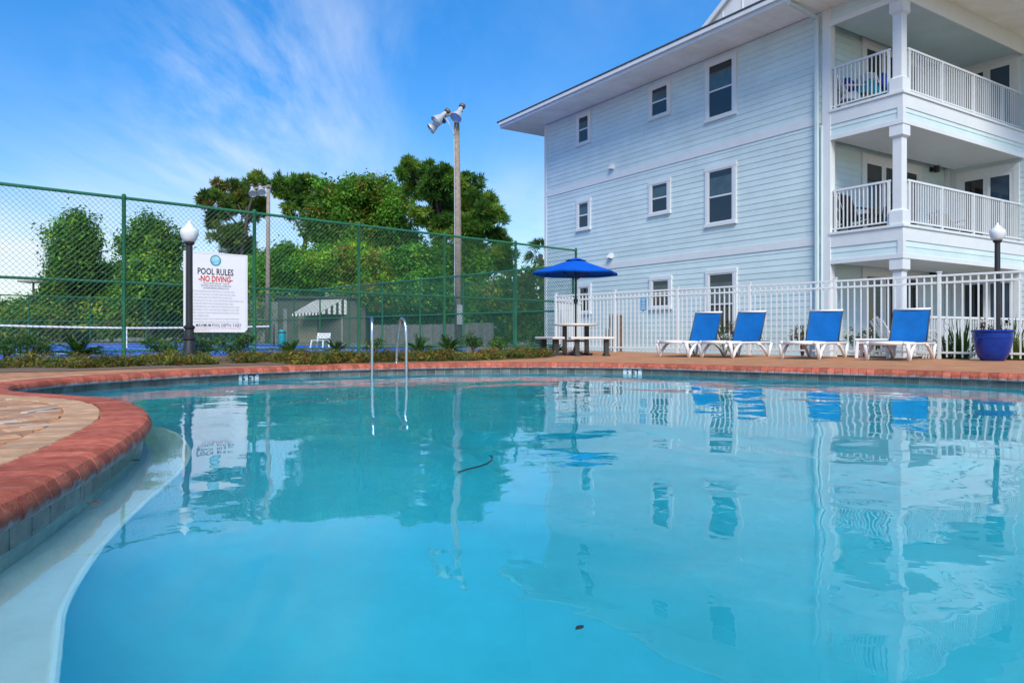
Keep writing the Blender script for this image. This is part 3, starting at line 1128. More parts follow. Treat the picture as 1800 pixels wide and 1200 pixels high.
# ceiling and top beam under the roof
tb = MB()
tb.box(XB + 0.2, 0.02, 7.9, XC - 0.02, YR, 8.2)
tb.build('balcony_ceiling', M_siding, bld)
m_ = MB()
m_.box(XB + 0.2, -0.03, 7.82, XC + 0.03, 0.02, 7.95); m_.box(XC - 0.02, 0.02, 7.82, XC + 0.03, YR, 7.95)
m_.build('ceiling_beam', M_white, bld, bevel=0.004)
siding((XB + 0.22, 0), (XC, 0), 7.95, ZS, (0, -1))
mm = MB(); mm.box(XC - 0.03, 0.0, 7.95, XC + 0.022, YR, ZS); mm.build('frieze_board', M_white, bld)


def post(z0, z1):
    w, W = 0.105, 0.155
    px, py = XC - 0.14, 0.14
    p = MB()
    p.box(px - w, py - w, z0 + 0.32, px + w, py + w, z1 - 0.26)
    o_ = p.build('balcony_post', M_white, bld, bevel=0.006)
    k = MB()
    k.box(px - W, py - W, z0, px + W, py + W, z0 + 0.3)
    k.add([(px + sx * (W if t == 0 else w), py + sy * (W if t == 0 else w), z0 + 0.3 + 0.05 * t) for t in (0, 1) for sx, sy in ((-1, -1), (1, -1), (1, 1), (-1, 1))], [(0, 1, 5, 4), (1, 2, 6, 5), (2, 3, 7, 6), (3, 0, 4, 7), (4, 5, 6, 7)])
    k.build('post_block', M_white, o_, bevel=0.006)
    k = MB()
    k.box(px - W, py - W, z1 - 0.24, px + W, py + W, z1)
    k.add([(px + sx * (W if t == 1 else w), py + sy * (W if t == 1 else w), z1 - 0.29 + 0.05 * t) for t in (0, 1) for sx, sy in ((-1, -1), (1, -1), (1, 1), (-1, 1))], [(0, 1, 5, 4), (1, 2, 6, 5), (2, 3, 7, 6), (3, 0, 4, 7), (3, 2, 1, 0)])
    k.build('post_block', M_white, o_, bevel=0.006)


post(-0.1, 2.13); post(Z2, 5.09); post(Z3, 7.82)


def railing(z):
    """white metal railing: a frame, thicker posts and one object per baluster"""
    r = MB()
    side0, side1 = (XB + 0.22, 0.06), (XC - 0.30, 0.06)
    fr0, fr1 = (XC - 0.06, 0.30), (XC - 0.06, YR)
    for (a, b_) in ((side0, side1), (fr0, fr1)):
        for h_, t in ((1.0, 0.045), (0.085, 0.032)):
            r.beam((a[0], a[1], z + h_), (b_[0], b_[1], z + h_), 0.05, t)
    posts = [(XB + 0.30, 0.06), (XC - 0.34, 0.06), (XC - 0.06, 0.36)] + [(XC - 0.06, 0.3 + 1.5 * k) for k in (1, 2, 3, 4, 5)]
    for x, y in posts:
        r.box(x - 0.026, y - 0.026, z, x + 0.026, y + 0.026, z + 0.978)
    rl = r.build('balcony_railing', M_fencew, bld)
    bal = MB(); bal.box(-0.011, -0.011, 0.1, 0.011, 0.011, 0.978)
    bme = bal.mesh('baluster'); bme.materials.append(M_fencew)
    L1 = side1[0] - side0[0]
    for k in range(1, 13):
        x = side0[0] + 0.08 + (L1 - 0.12) * k / 13
        link('baluster', bme, None, rl, loc=(x, 0.06, z))
    y = 0.44
    while y < 6.2:
        if all(abs(y - q[1]) > 0.05 for q in posts):
            link('baluster', bme, None, rl, loc=(XC - 0.06, y, z))
        y += 0.107


railing(Z2); railing(Z3)

# roof: soffit, fascia and gutter, dark roofing edge, low hip, and the white gabled upper roof
OV = 1.234
ex0, ey0, ex1, ey1 = -OV, -OV, XC + OV, 18.0
rf = MB()
rf.add([(ex0, ey0, 8.50), (ex1, ey0, 8.50), (ex1, ey1, 8.50), (ex0, ey1, 8.50), (6, 6.0, 10.3), (7.4, 6.0, 10.3), (7.4, 12, 10.3), (6, 12, 10.3)],
       [(0, 1, 5, 4), (1, 2, 6, 5), (2, 3, 7, 6), (3, 0, 4, 7), (4, 5, 6, 7)])
rf.box(ex0 - 0.09, ey0 - 0.09, 8.455, ex1 + 0.09, ey1, 8.497)
roof = rf.build('roof', M_roof, bld)
sf_ = MB()
sf_.box(ex0 + 0.03, ey0 + 0.03, ZS, ex1 - 0.03, ey1, ZS + 0.05)
sf_.build('soffit', M_soffit, roof)
# soffit seams: narrow strips
for k in range(0, 40):
    x = ex0 + 0.25 + k * 0.4
    if x < ex1 - 0.1:
        MB().box(x, ey0 + 0.05, ZS - 0.004, x + 0.03, -0.04, ZS).build('soffit_batten', M_soffit, roof)
fa = MB()
fa.box(ex0, ey0, ZS - 0.02, ex1, ey0 + 0.03, 8.455); fa.box(ex0, ey0 + 0.03, ZS - 0.02, ex0 + 0.03, ey1, 8.455); fa.box(ex1 - 0.03, ey0 + 0.03, ZS - 0.02, ex1, ey1, 8.455)
fa.build('fascia', M_white, roof, bevel=0.004)
gt = MB()
gt.box(ex0 + 0.02, ey0 - 0.075, ZS + 0.075, ex1 - 0.02, ey0 - 0.001, 8.453)
gt.build('gutter', M_white, roof, bevel=0.012)
ds = MB()
for xq in (XB - 0.09,):
    ds.beam((xq, ey0 + 0.05, ZS - 0.05), (xq, -0.16, ZS - 0.16), 0.09, 0.075)
    ds.beam((xq, -0.115, ZS - 0.12), (xq, -0.095, -0.05), 0.085, 0.075)
    ds.beam((xq, ey0 - 0.03, ZS + 0.14), (xq, ey0 + 0.08, ZS - 0.05), 0.09, 0.075)
ds.build('downspout', M_siding, bld, bevel=0.01)
MB().beam((XB + 0.0, -0.05, 5.5), (XB + 0.0, -0.05, -0.05), 0.03, 0.03).build('conduit', M_siding, bld)
# white upper gable behind the eave
ug = MB()
gx = [(1.45, 8.4), (9.25, 13.39), (17.05, 8.4)]
ug.add([(x, 3.0, z) for x, z in gx] + [(x, 9.0, z) for x, z in gx], [(0, 1, 2), (5, 4, 3), (0, 3, 4, 1), (1, 4, 5, 2), (2, 5, 3, 0)])
ugo = ug.build('upper_gable', M_roofwhite, bld)
for sg in (-1, 1):
    MB().beam((9.25 + sg * 7.95, 2.94, 8.36), (9.25 + sg * 0.06, 2.94, 13.42), 0.16, 0.12, up=(0, 1, 0)).build('rake_trim', M_white, ugo)
for k in range(16):
    x = 2.6 + k * 0.8
    MB().box(x, 2.978, 8.5, x + 0.03, 2.999, 13.30 - abs(x - 9.25) * 0.64).build('seam', M_roofwhite, ugo)


def bpt(x, y, z=0.0):
    """local building coordinates to world"""
    c, s = math.cos(ROT), math.sin(ROT)
    return Vector((A0[0] + c * x - s * y, A0[1] + s * x + c * y, z))

# patio slab under the ground floor balcony
pq = [bpt(XB - 0.5, 0.1), bpt(XC + 0.1, 0.1), bpt(XC + 0.1, 9), bpt(XB - 0.5, 9)]
structure('patio', fill([Vector((p.x, p.y)) for p in pq], None, -0.04), mat('patio_concrete', (0.42, 0.40, 0.37), 0.9, 0.12, 3))

# ------------------------------------------------------------------ chain link fences
WIRE_P = 0.104


def chain_fence(name, label, p0, d, nbay, bay, h, mid_z, base, start=0, mesh_p=WIRE_P, wr=0.0042, first_post=True):
    t = thing(name, label, 'fence', (p0.x, p0.y, 0), math.atan2(d.y, d.x))
    for k in range(nbay + 1):
        x = (k + start) * bay
        p_ = MB().lathe([(0.04, base), (0.04, h + 0.0), (0.044, h + 0.005), (0.044, h + 0.06), (0.02, h + 0.085)], 10, (x, 0, 0))
        o_ = p_.build('post', M_green, t, smooth=True)
    for z, r in ((h, 0.034), (mid_z, 0.03), (base + 0.12, 0.02)):
        for k in range(nbay):
            x = (k + start) * bay
            MB().tube([(x + 0.03, 0, z), (x + bay - 0.03, 0, z)], r, 8).build('rail', M_green, t, smooth=True)
    for k in range(nbay):
        xa, xb = (k + start) * bay + 0.03, (k + start + 1) * bay - 0.03
        za, zb = base + 0.05, h - 0.02
        w, hh = xb - xa, zb - za
        m_ = MB()
        nW = int((w + hh) / mesh_p)
        for sgn in (1, -1):
            off = 0.045 + 0.005 * sgn
            for i in range(1, nW + 1):
                c = i * mesh_p
                x0_, z0_ = max(0, c - hh), min(hh, c)        # on x - ... line x + z = c
                x1_, z1_ = min(w, c), max(0, c - w)
                if x1_ - x0_ < 0.02: continue
                if sgn == 1: a_, b_ = (x0_, z0_), (x1_, z1_)
                else: a_, b_ = (w - x0_, z0_), (w - x1_, z1_)
                m_.tube([(xa + a_[0], -off, za + a_[1]), (xa + b_[0], -off, za + b_[1])], wr, 3, caps=False)
        m_.build('chain_mesh', M_wire, t)
    return t


chain_fence('chain_link_fence', 'tall green chain link fence between the planting bed and the tennis court', NF0, NFD, 6, 2.697, 3.2, 1.5, 0.0, start=-1, wr=0.0034)
chain_fence('chain_link_fence', 'green chain link fence running away beside the floodlight pole at the court side', NFEND + NFP * 0.12, NFP, 12, 2.86, 2.73, 1.25, -0.1, wr=0.0046)
FARC = NFEND + NFP * 34.4
chain_fence('chain_link_fence', 'distant green chain link fence in front of the vine covered trees', FARC, -NFD, 8, 3.2, 2.73, 1.25, -0.1, wr=0.0055, mesh_p=0.12)

# ------------------------------------------------------------------ white pool fence
wf = thing('pool_fence', 'white aluminium picket fence behind the loungers', 'fence', (WF0.x, WF0.y, 0), math.atan2(WFD.y, WFD.x))
K = 1.04
tp = [-4.02 * K, -1.94 * K, -0.04, 1.82 * K, 3.69 * K, 5.58 * K, 7.45 * K, 9.3 * K]
pk = MB(); pk.box(-0.012, -0.012, 0.02, 0.012, 0.012, 1.565)
pkm = pk.mesh('picket'); pkm.materials.append(M_fencew)
for i, t in enumerate(tp):
    p_ = MB()
    p_.box(t - 0.03, -0.03, -0.02, t + 0.03, 0.03, 1.63)
    p_.add([(t + sx * 0.04, sy * 0.04, 1.63 + z) for z in (0, 0.022) for sx, sy in ((-1, -1), (1, -1), (1, 1), (-1, 1))], [(3, 2, 1, 0), (4, 5, 6, 7), (0, 1, 5, 4), (1, 2, 6, 5), (2, 3, 7, 6), (3, 0, 4, 7)])
    p_.build('post', M_fencew, wf, bevel=0.004)
    if i + 1 < len(tp):
        t2 = tp[i + 1]
        for z in (1.575, 1.44, 0.11):
            MB().box(t + 0.034, -0.019, z - 0.019, t2 - 0.034, 0.019, z + 0.019).build('rail', M_fencew, wf)
        n = round((t2 - t) / 0.128)
        for k in range(1, n):
            link('picket', pkm, None, wf, loc=(t + (t2 - t) * k / n, 0, 0))
# return of the fence from its end post back towards the court
wr_ = thing('pool_fence', 'short white picket fence return behind the blue umbrella pole', 'fence', (WF0.x + WFD.x * tp[0], WF0.y + WFD.y * tp[0], 0), math.atan2(0.69, 0.3))
for z in (1.575, 1.44, 0.11):
    MB().box(0.04, -0.019, z - 0.019, 2.4, 0.019, z + 0.019).build('rail', M_fencew, wr_)
for k in range(1, 19):
    link('picket', pkm, None, wr_, loc=(k * 0.128, 0, 0))

nt = thing('fence_notice', 'small blue notice plate with white print on the white picket fence', 'sign', (0, 0, 0))
pn = WF0 + WFD * (-1.06)
nt.location = (pn.x - 0.72 * 0.03, pn.y - 0.69 * 0.03, 0)
nt.rotation_euler = (0, 0, math.atan2(WFD.y, WFD.x))
MB().box(-0.095, -0.006, 1.07, 0.095, 0.0, 1.42).build('plate', M_bluesign, nt, bevel=0.004)
for k in range(9):
    w_ = (0.13, 0.10, 0.05, 0.09, 0.12, 0.04, 0.13, 0.11, 0.13)[k]
    MB().box(-w_ / 2, -0.0085, 1.375 - k * 0.033, w_ / 2, -0.0065, 1.387 - k * 0.033).build('print_line', M_linewhite, nt)

# ------------------------------------------------------------------ pool rules sign on the tall fence
sg0 = NF0 + NFD * 1.16
sgn_ = thing('rules_sign', 'large white pool rules sign with black and red lettering on the tall green fence', 'sign', (sg0.x + 0.06 * 0.678, sg0.y - 0.06 * 0.735 - 0.06, 0), math.atan2(NFD.y, NFD.x))
SW, SB, ST = 1.37, 0.50, 2.22
bd = MB()
ch = 0.07
prof = [(0, SB + ch), (ch * 0.6, SB), (SW - ch, SB), (SW, SB + ch), (SW, ST), (0, ST)]
bd.add([(x, -0.012, z) for x, z in prof] + [(x, 0.012, z) for x, z in prof], [(0, 1, 2, 3, 4, 5), (11, 10, 9, 8, 7, 6)] + [(i, i + 6, (i + 1) % 6 + 6, (i + 1) % 6) for i in range(6)])
bd.build('board', M_sign, sgn_)
fr = MB()
for a0, a1, z0, z1 in ((0.03, SW - 0.03, ST - 0.034, ST - 0.028), (0.03, 0.036, SB + 0.1, ST - 0.034), (SW - 0.036, SW - 0.03, SB + 0.1, ST - 0.034)):
    fr.box(a0, -0.0135, z0, a1, -0.012, z1)
fr.build('border_line', M_greytext, sgn_)
yT = -0.0145
disc = MB(); disc.lathe([(0.118, 0.0), (0.118, 0.002)], 28)
em = disc.build('emblem_ring', mat('emblem_green', (0.03, 0.27, 0.22), 0.4), sgn_, loc=(0.665, yT, 2.055)); em.rotation_euler = (R(90), 0, 0)
disc = MB(); disc.lathe([(0.094, 0.0021), (0.094, 0.0035)], 28)
em = disc.build('emblem_disc', mat('emblem_blue', (0.10, 0.42, 0.62), 0.3, col2=(0.45, 0.68, 0.85), vscale=7), sgn_, loc=(0.665, yT, 2.055)); em.rotation_euler = (R(90), 0, 0)


def sl(txt, w, h_, x, z, m, bold=0.0, align='CENTER'):
    text_mesh(txt, 'lettering', m, sgn_, w, h_, (x, yT, z), (R(90), 0, 0), bold, align)


sl('POOL RULES', 0.77, 0.138, 0.67, 1.745, M_text, 0.022)
sl('-NO DIVING-', 0.73, 0.125, 0.67, 1.595, M_red, 0.03)
sl('POOL HOURS: 8:00 AM - 10:00 PM', 0.56, 0.036, 0.68, 1.54, M_greytext, 0.03)
sl('BATHING LOAD OF POOL: 30 PERSONS', 0.64, 0.036, 0.68, 1.488, M_text, 0.0)
sl('SHOWER BEFORE ENTERING POOL', 0.56, 0.036, 0.68, 1.435, M_text, 0.0)
rules = [('NO FOOD OR BEVERAGES ARE PERMITTED IN THE POOL AND', 1.0), ('ON WET DECK OF THE POOL. FOUR FEET FROM THE POOL AREA', 1.02), ('GLASS OR ANIMALS ARE NOT PERMITTED IN THE POOL', 0.95), ('DO NOT USE THE POOL IF YOU ARE ILL. ONLY USE THE POOL DURING POSTED HOURS', 1.2),
         ('ANIMALS ARE NOT PERMITTED IN THE FENCED POOL AREA.', 0.98), ('GLASS CONTAINERS ARE NOT PERMITTED IN THE FENCED POOL AREA.', 1.12), ('CHILDREN UNDER 12 MUST HAVE AN ADULT PRESENT AT ALL TIMES.', 1.1), ('SWIMMERS UNLESS IN SWIM DIAPERS OR SUITABLE SWIM WEAR', 1.1),
         ('ARE NOT PERMITTED.', 0.45), ('NO SKATEBOARDS OR BICYCLES OR PARKING OF BIKES IS PERMITTED', 1.1), ('NO DIVING, RUNNING, OR HORSEPLAY IN THE POOL AREA AT ANY TIME', 1.1)]
for i, (tx, w_) in enumerate(rules):
    sl(tx, w_, 0.034, 0.075, 1.365 - i * 0.066, M_greytext, 0.0, 'LEFT')
sl('MAXIMUM POOL DEPTH: 7-FEET', 0.98, 0.066, 0.74, 0.62, M_text, 0.008)
sl('WARNING: NO LIFEGUARD ON DUTY. SWIM AT YOUR OWN RISK.', 1.08, 0.03, 0.14, 0.572, M_pinktext, 0.0, 'LEFT')
sl('EMERGENCY PHONE: 911', 0.40, 0.03, 0.14, 0.528, M_pinktext, 0.0, 'LEFT')

# ------------------------------------------------------------------ lamp posts


def lamp_post(loc, zt, label):
    t = thing('lamp_post', label, 'street lamp', loc, 0, 'lamp posts with acorn globes')
    zb = zt - 0.34
    MB().lathe([(0.145, 0), (0.145, 0.05), (0.125, 0.08), (0.12, 0.16), (0.085, 0.34), (0.078, 0.38), (0.098, 0.40), (0.098, 0.43), (0.075, 0.45), (0.066, 0.55), (0.085, 0.575), (0.085, 0.60), (0.058, 0.62)], 20).build('base', M_black, t, smooth=True)
    MB().lathe([(0.052, 0.60), (0.049, zb - 0.05), (0.075, zb - 0.03), (0.08, zb)], 16).build('shaft', M_black, t, smooth=True)
    k = 1.0
    gp = [(0.072, 0), (0.088, 0.012), (0.112, 0.05), (0.130, 0.10), (0.138, 0.145), (0.136, 0.18), (0.122, 0.208), (0.098, 0.222), (0.078, 0.228), (0.074, 0.242), (0.066, 0.262), (0.052, 0.275), (0.036, 0.282), (0.032, 0.30), (0.028, 0.312), (0.020, 0.33), (0.004, 0.342)]
    MB().lathe([(r, zb + z) for r, z in gp], 24).build('globe', M_globe, t, smooth='all')
    return t


lamp_post((-5.10, 11.5, -0.02), 2.27, 'black lamp post in front of the white pool rules sign')
lamp_post((9.34, 14.0, -0.1), 2.70, 'black lamp post behind the glazed blue planter')

# ------------------------------------------------------------------ sun loungers


def make_lounger(loc, rotz, label):
    """local y runs from the foot end (0) to the head (1.58)"""
    t = thing('sun_lounger', label, 'sun lounger', loc, rotz, 'sun loungers along the white fence')
    hw, zs, L_ = 0.345, 0.315, 1.62
    fr = MB()
    for sx in (-1, 1):
        fr.tube([(sx * (hw - 0.07), 0.0, zs - 0.004), (sx * (hw - 0.015), 0.015, zs - 0.006), (sx * hw, 0.07, zs - 0.01), (sx * hw, 0.4, zs - 0.012), (sx * hw, 0.9, zs - 0.012), (sx * hw, L_ - 0.08, zs - 0.012), (sx * (hw - 0.04), L_, zs - 0.012)], [0.034, 0.034, 0.034, 0.03, 0.028, 0.03, 0.03], 8)
    fr.tube([(-hw + 0.07, 0.0, zs - 0.004), (hw - 0.07, 0.0, zs - 0.004)], 0.036, 8)
    fr.tube([(-hw + 0.04, L_, zs - 0.012), (hw - 0.04, L_, zs - 0.012)], 0.03, 8)
    fr.build('frame', M_plastic, t, smooth='all')
    for sx in (-1, 1):
        gr = MB()
        gr.box(sx * hw - 0.022, 0.42, zs + 0.012, sx * hw + 0.022, L_ - 0.1, zs + 0.024)
        gr.build('rail_strip', M_slingdark, t)
    for sx in (-1, 1):
        for yf, ya, yb in ((0.10, 0.02, 0.46), (L_ - 0.14, L_ - 0.02, L_ - 0.62)):
            lg = MB()
            foot = Vector((sx * (hw + 0.005), yf, 0.022))
            lg.tube([(sx * hw, ya, zs - 0.03), (sx * (hw + 0.004), ya + (yf - ya) * 0.35, 0.19), tuple(foot + Vector((0, (ya - yf) * 0.18, 0)))], [0.038, 0.034, 0.026], 8)
            lg.tube([(sx * hw, yb, zs - 0.02), (sx * hw, yb + (yf - yb) * 0.32, zs - 0.055), (sx * (hw + 0.002), yb + (yf - yb) * 0.68, 0.155), tuple(foot + Vector((0, (yb - yf) * 0.06, 0)))], [0.026, 0.03, 0.03, 0.026], 8)
            lg.tube([tuple(foot + Vector((0, (ya - yf) * 0.2, -0.002))), tuple(foot + Vector((0, (yb - yf) * 0.09, -0.002)))], 0.021, 8)
            lg.build('leg', M_plastic, t, smooth='all')
    st = MB(); st.box(-hw + 0.035, 0.04, zs - 0.006, hw - 0.035, 1.19, zs + 0.002)
    st.build('seat_sling', M_slingdark, t)
    # raised back: sling between two tapered side bars, white cap on top
    yh, tilt, Lb, bw = 1.19, R(22), 0.675, 0.305
    def bp(x, s, o=0.0):
        sag = -0.018 * (1 - (x / bw) ** 2)
        return (x, yh + s * math.sin(tilt) - (o + 0) * math.cos(tilt) - sag, zs + s * math.cos(tilt) + o * math.sin(tilt))
    sl_ = MB()
    nx, ns = 9, 7
    vs, fs = [], []
    for layer in (0.004, -0.004):
        for j in range(ns):
            for i in range(nx):
                x = -bw + 2 * bw * i / (nx - 1)
                vs.append(bp(x, 0.0 + Lb * j / (ns - 1), layer))
    for j in range(ns - 1):
        for i in range(nx - 1):
            a = j * nx + i
            fs.append((a, a + 1, a + nx + 1, a + nx))
            k_ = nx * ns + a
            fs.append((k_, k_ + nx, k_ + nx + 1, k_ + 1))
    sl_.add(vs, fs)
    sl_.build('back_sling', M_sling, t, smooth='all')
    for sx in (-1, 1):
        bf = MB()
        bf.tube([(sx * (bw + 0.012), yh, zs), (sx * (bw + 0.012), yh + Lb * math.sin(tilt), zs + Lb * math.cos(tilt))], 0.013, 6)
        bf.build('back_frame', M_slingdark, t, smooth='all')
    cp = MB()
    cp.tube([(-bw - 0.02, yh + Lb * math.sin(tilt), zs + Lb * math.cos(tilt) + 0.004), (bw + 0.02, yh + Lb * math.sin(tilt), zs + Lb * math.cos(tilt) + 0.004)], 0.022, 8)
    cp.build('back_cap', M_plastic, t, smooth='all')
    for sx in (-1, 1):
        pr = MB()
        pr.beam((sx * 0.25, yh + 0.1, zs + 0.22), (sx * 0.25, yh + 0.30, zs + 0.0), 0.02, 0.02)
        pr.build('back_prop', M_plastic, t)
    return t


AZ = R(46)
nrm = Vector((math.sin(AZ), math.cos(AZ)))
spots = [((3.32, 14.95), 'blue sling lounger overlapped by its neighbour beside the white picnic table'),
         ((4.08, 14.52), 'blue sling lounger standing close against the one nearer the umbrella'),
         ((5.41, 13.66), 'blue sling lounger set apart in mid row'),
         ((6.65, 12.88), 'blue sling lounger beside the low white side table and blue planter')]
lg0 = None
for i, ((x, y), lab) in enumerate(spots):
    o2 = Vector((x, y)) - nrm * 0.09
    if lg0 is None:
        lg0 = make_lounger((o2.x, o2.y, -0.012), -AZ, lab)
    else:
        dup(lg0, (o2.x, o2.y, -0.012), -AZ + R((0, -2, 3, 1)[i]), lab)

# low side table
stb = thing('side_table', 'low white resin side table standing behind the lounger by the planter', 'table', (7.12, 14.3, -0.012), -AZ + R(8))
MB().box(-0.31, -0.22, 0.345, 0.31, 0.22, 0.385).build('table_top', M_plastic, stb, bevel=0.012)
ap = MB(); ap.box(-0.27, -0.19, 0.29, 0.27, -0.17, 0.344); ap.box(-0.27, 0.17, 0.29, 0.27, 0.19, 0.344)
ap.build('apron', M_plastic, stb)
for sx in (-1, 1):
    for sy in (-1, 1):
        MB().beam((sx * 0.26, sy * 0.18, 0.344), (sx * 0.28, sy * 0.2, 0), 0.055, 0.05).build('leg', M_plastic, stb, bevel=0.008)

# glazed planter
pt = thing('planter_pot', 'glossy cobalt blue glazed planter on the paved deck', 'planter', (8.49, 12.85, -0.012))
MB().lathe([(0.17, 0.0), (0.185, 0.012), (0.235, 0.10), (0.275, 0.22), (0.297, 0.36), (0.303, 0.40), (0.311, 0.405), (0.312, 0.418), (0.306, 0.424), (0.306, 0.438), (0.312, 0.443), (0.312, 0.455), (0.306, 0.462), (0.307, 0.50), (0.325, 0.507), (0.333, 0.52), (0.333, 0.535), (0.322, 0.548), (0.295, 0.548), (0.285, 0.52), (0.28, 0.46)], 40).build('pot', M_pot, pt, smooth=True)
MB().lathe([(0.284, 0.46), (0.284, 0.475)], 24).build('soil', M_mulch, pt)

# ------------------------------------------------------------------ picnic table, benches, umbrella
TD = 16.1
tc_ = at(1012, 588, 16.3)
tcx, tcy = tc_.x, tc_.y
pc = thing('picnic_table', 'round cream topped picnic table with dark legs under the blue umbrella', 'table', (tcx, tcy, -0.012), R(10))
top_ = MB(); top_.lathe([(0.44, 0.655), (0.48, 0.665), (0.487, 0.69), (0.48, 0.705), (0.46, 0.71)], 32)
top_.build('table_top', M_tabletop, pc, smooth=True)
for sx in (-1, 1):
    l_ = MB()
    l_.box(sx * 0.255 - 0.045, -0.045, 0.05, sx * 0.255 + 0.045, 0.045, 0.655)
    l_.box(sx * 0.255 - 0.05, -0.3, 0.0, sx * 0.255 + 0.05, 0.3, 0.055)
    l_.build('leg', M_darkleg, pc, bevel=0.006)
MB().box(-0.21, -0.02, 0.30, 0.21, 0.02, 0.345).build('stretcher', M_darkleg, pc)


def bench(loc, rotz, L_, label):
    t = thing('bench', label, 'bench', loc, rotz, 'benches at the picnic table')
    MB().box(-L_ / 2, -0.15, 0.36, L_ / 2, 0.15, 0.415).build('seat', M_tabletop, t, bevel=0.018)
    for sx in (-1, 1):
        l_ = MB()
        x = sx * (L_ / 2 - 0.16)
        l_.box(x - 0.05, -0.06, 0.045, x + 0.05, 0.06, 0.36)
        l_.box(x - 0.055, -0.15, 0.0, x + 0.055, 0.15, 0.05)
        l_.build('leg', M_darkleg, t, bevel=0.006)
    return t


bpz = at(1040, 588, 15.75)
bench((bpz.x, bpz.y, -0.012), R(4), 0.96, 'cream bench with two dark legs in front of the picnic table')
bpz = at(966, 588, 16.2)
bench((bpz.x, bpz.y, -0.012), R(112), 0.96, 'cream bench seen end on beside the low yellow shrubs')

um = thing('patio_umbrella', 'open royal blue patio umbrella standing through the picnic table', 'umbrella', (tcx, tcy, -0.012), R(12))
MB().lathe([(0.19, 0.0), (0.19, 0.03), (0.15, 0.075), (0.05, 0.10), (0.035, 0.22)], 24).build('base', M_darkleg, um, smooth=True)
MB().lathe([(0.023, 0.05), (0.023, 2.16)], 12).build('pole', M_black, um, smooth=True)
MB().lathe([(0.03, 1.16), (0.05, 1.18), (0.05, 1.25), (0.03, 1.27)], 12).build('crank', M_black, um, smooth=True)
cn = MB()
NS, ZR, ZA, RR = 6, 1.845, 2.165, 0.985
vs, fs = [], []
nr = 6
for j in range(nr + 1):
    t = j / nr
    for k in range(NS * 4):
        a = 2 * math.pi * k / (NS * 4)
        s = abs(((k % 4) / 4) - 0.5) * 2          # 1 on a rib, 0 between ribs
        r = RR * (0.16 + 0.84 * t) * (1 - (1 - s) * 0.145)
        z = ZA - 0.045 - (ZA - 0.045 - ZR) * (t ** 0.93) - (1 - s) * 0.012 * t
        vs.append((r * math.cos(a), r * math.sin(a), z))
nk = NS * 4
for j in range(nr):
    for k in range(nk):
        k2 = (k + 1) % nk
        fs.append((j * nk + k, j * nk + k2, (j + 1) * nk + k2, (j + 1) * nk + k))
# short hem
for k in range(nk):
    x, y, z = vs[nr * nk + k]
    vs.append((x, y, z - 0.045))
for k in range(nk):
    k2 = (k + 1) % nk
    fs.append((nr * nk + k, nr * nk + k2, (nr + 1) * nk + k2, (nr + 1) * nk + k))
cn.add(vs, fs)
co_ = cn.build('canopy', M_umb, um, smooth=True)
sm = co_.modifiers.new('solid', 'SOLIDIFY'); sm.thickness = 0.004
vn = MB()
vs = [(0, 0, ZA + 0.02)]
for k in range(nk):
    a = 2 * math.pi * k / nk
    s = abs(((k % 4) / 4) - 0.5) * 2
    r = 0.25 * (1 - (1 - s) * 0.12)
    vs.append((r * math.cos(a), r * math.sin(a), ZA - 0.05 + (1 - s) * 0.012))
vn.add(vs, [(0, 1 + k, 1 + (k + 1) % nk) for k in range(nk)])
vo = vn.build('vent_cap', M_umb, um)
sm = vo.modifiers.new('solid', 'SOLIDIFY'); sm.thickness = 0.004
MB().lathe([(0.02, ZA), (0.025, ZA + 0.03), (0.008, ZA + 0.07)], 10).build('finial', M_black, um)
for k in range(NS):
    a = 2 * math.pi * (k * 4) / nk
    c, s = math.cos(a), math.sin(a)
    rb = MB()
    rb.beam((0.04 * c, 0.04 * s, ZA - 0.06), (RR * c, RR * s, ZR - 0.008), 0.014, 0.018)
    rb.beam((0.04 * c, 0.04 * s, 1.70), (0.5 * c, 0.5 * s, ZA - 0.06 - 0.15), 0.012, 0.014)
    rb.build('rib', M_black, um)

# ------------------------------------------------------------------ pool ladder rails


def hand_rail(x, y, label, dx=-0.2):
    d = Vector((dx, 0.95)).normalized()
    t = thing('ladder_rail', label, 'handrail', (x, y, 0), 0, 'steel ladder rails')
    pts = [(-0.09, -1.0), (-0.09, 0.2), (-0.085, 0.42), (-0.05, 0.58), (0.02, 0.675), (0.10, 0.70), (0.19, 0.66), (0.27, 0.52), (0.34, 0.30), (0.37, 0.1), (0.375, -0.02)]
    pts = catmull([Vector((p[0], p[1])) for p in pts], 4, False)
    MB().tube([(d.x * p.x, d.y * p.x, p.y) for p in pts], 0.021, 12).build('rail', M_steel, t, smooth='all')
    MB().lathe([(0.05, -0.004), (0.05, 0.006), (0.03, 0.016)], 16, (d.x * 0.375, d.y * 0.375, 0)).build('anchor_cover', M_steel, t, smooth=True)
    return t


hand_rail(-2.13, 11.06, 'bent stainless steel pool ladder rail seen end on, closer to the rules sign')
hand_rail(-1.66, 11.22, 'bent stainless steel pool ladder rail showing both of its legs', -0.5)

# ------------------------------------------------------------------ foliage tools


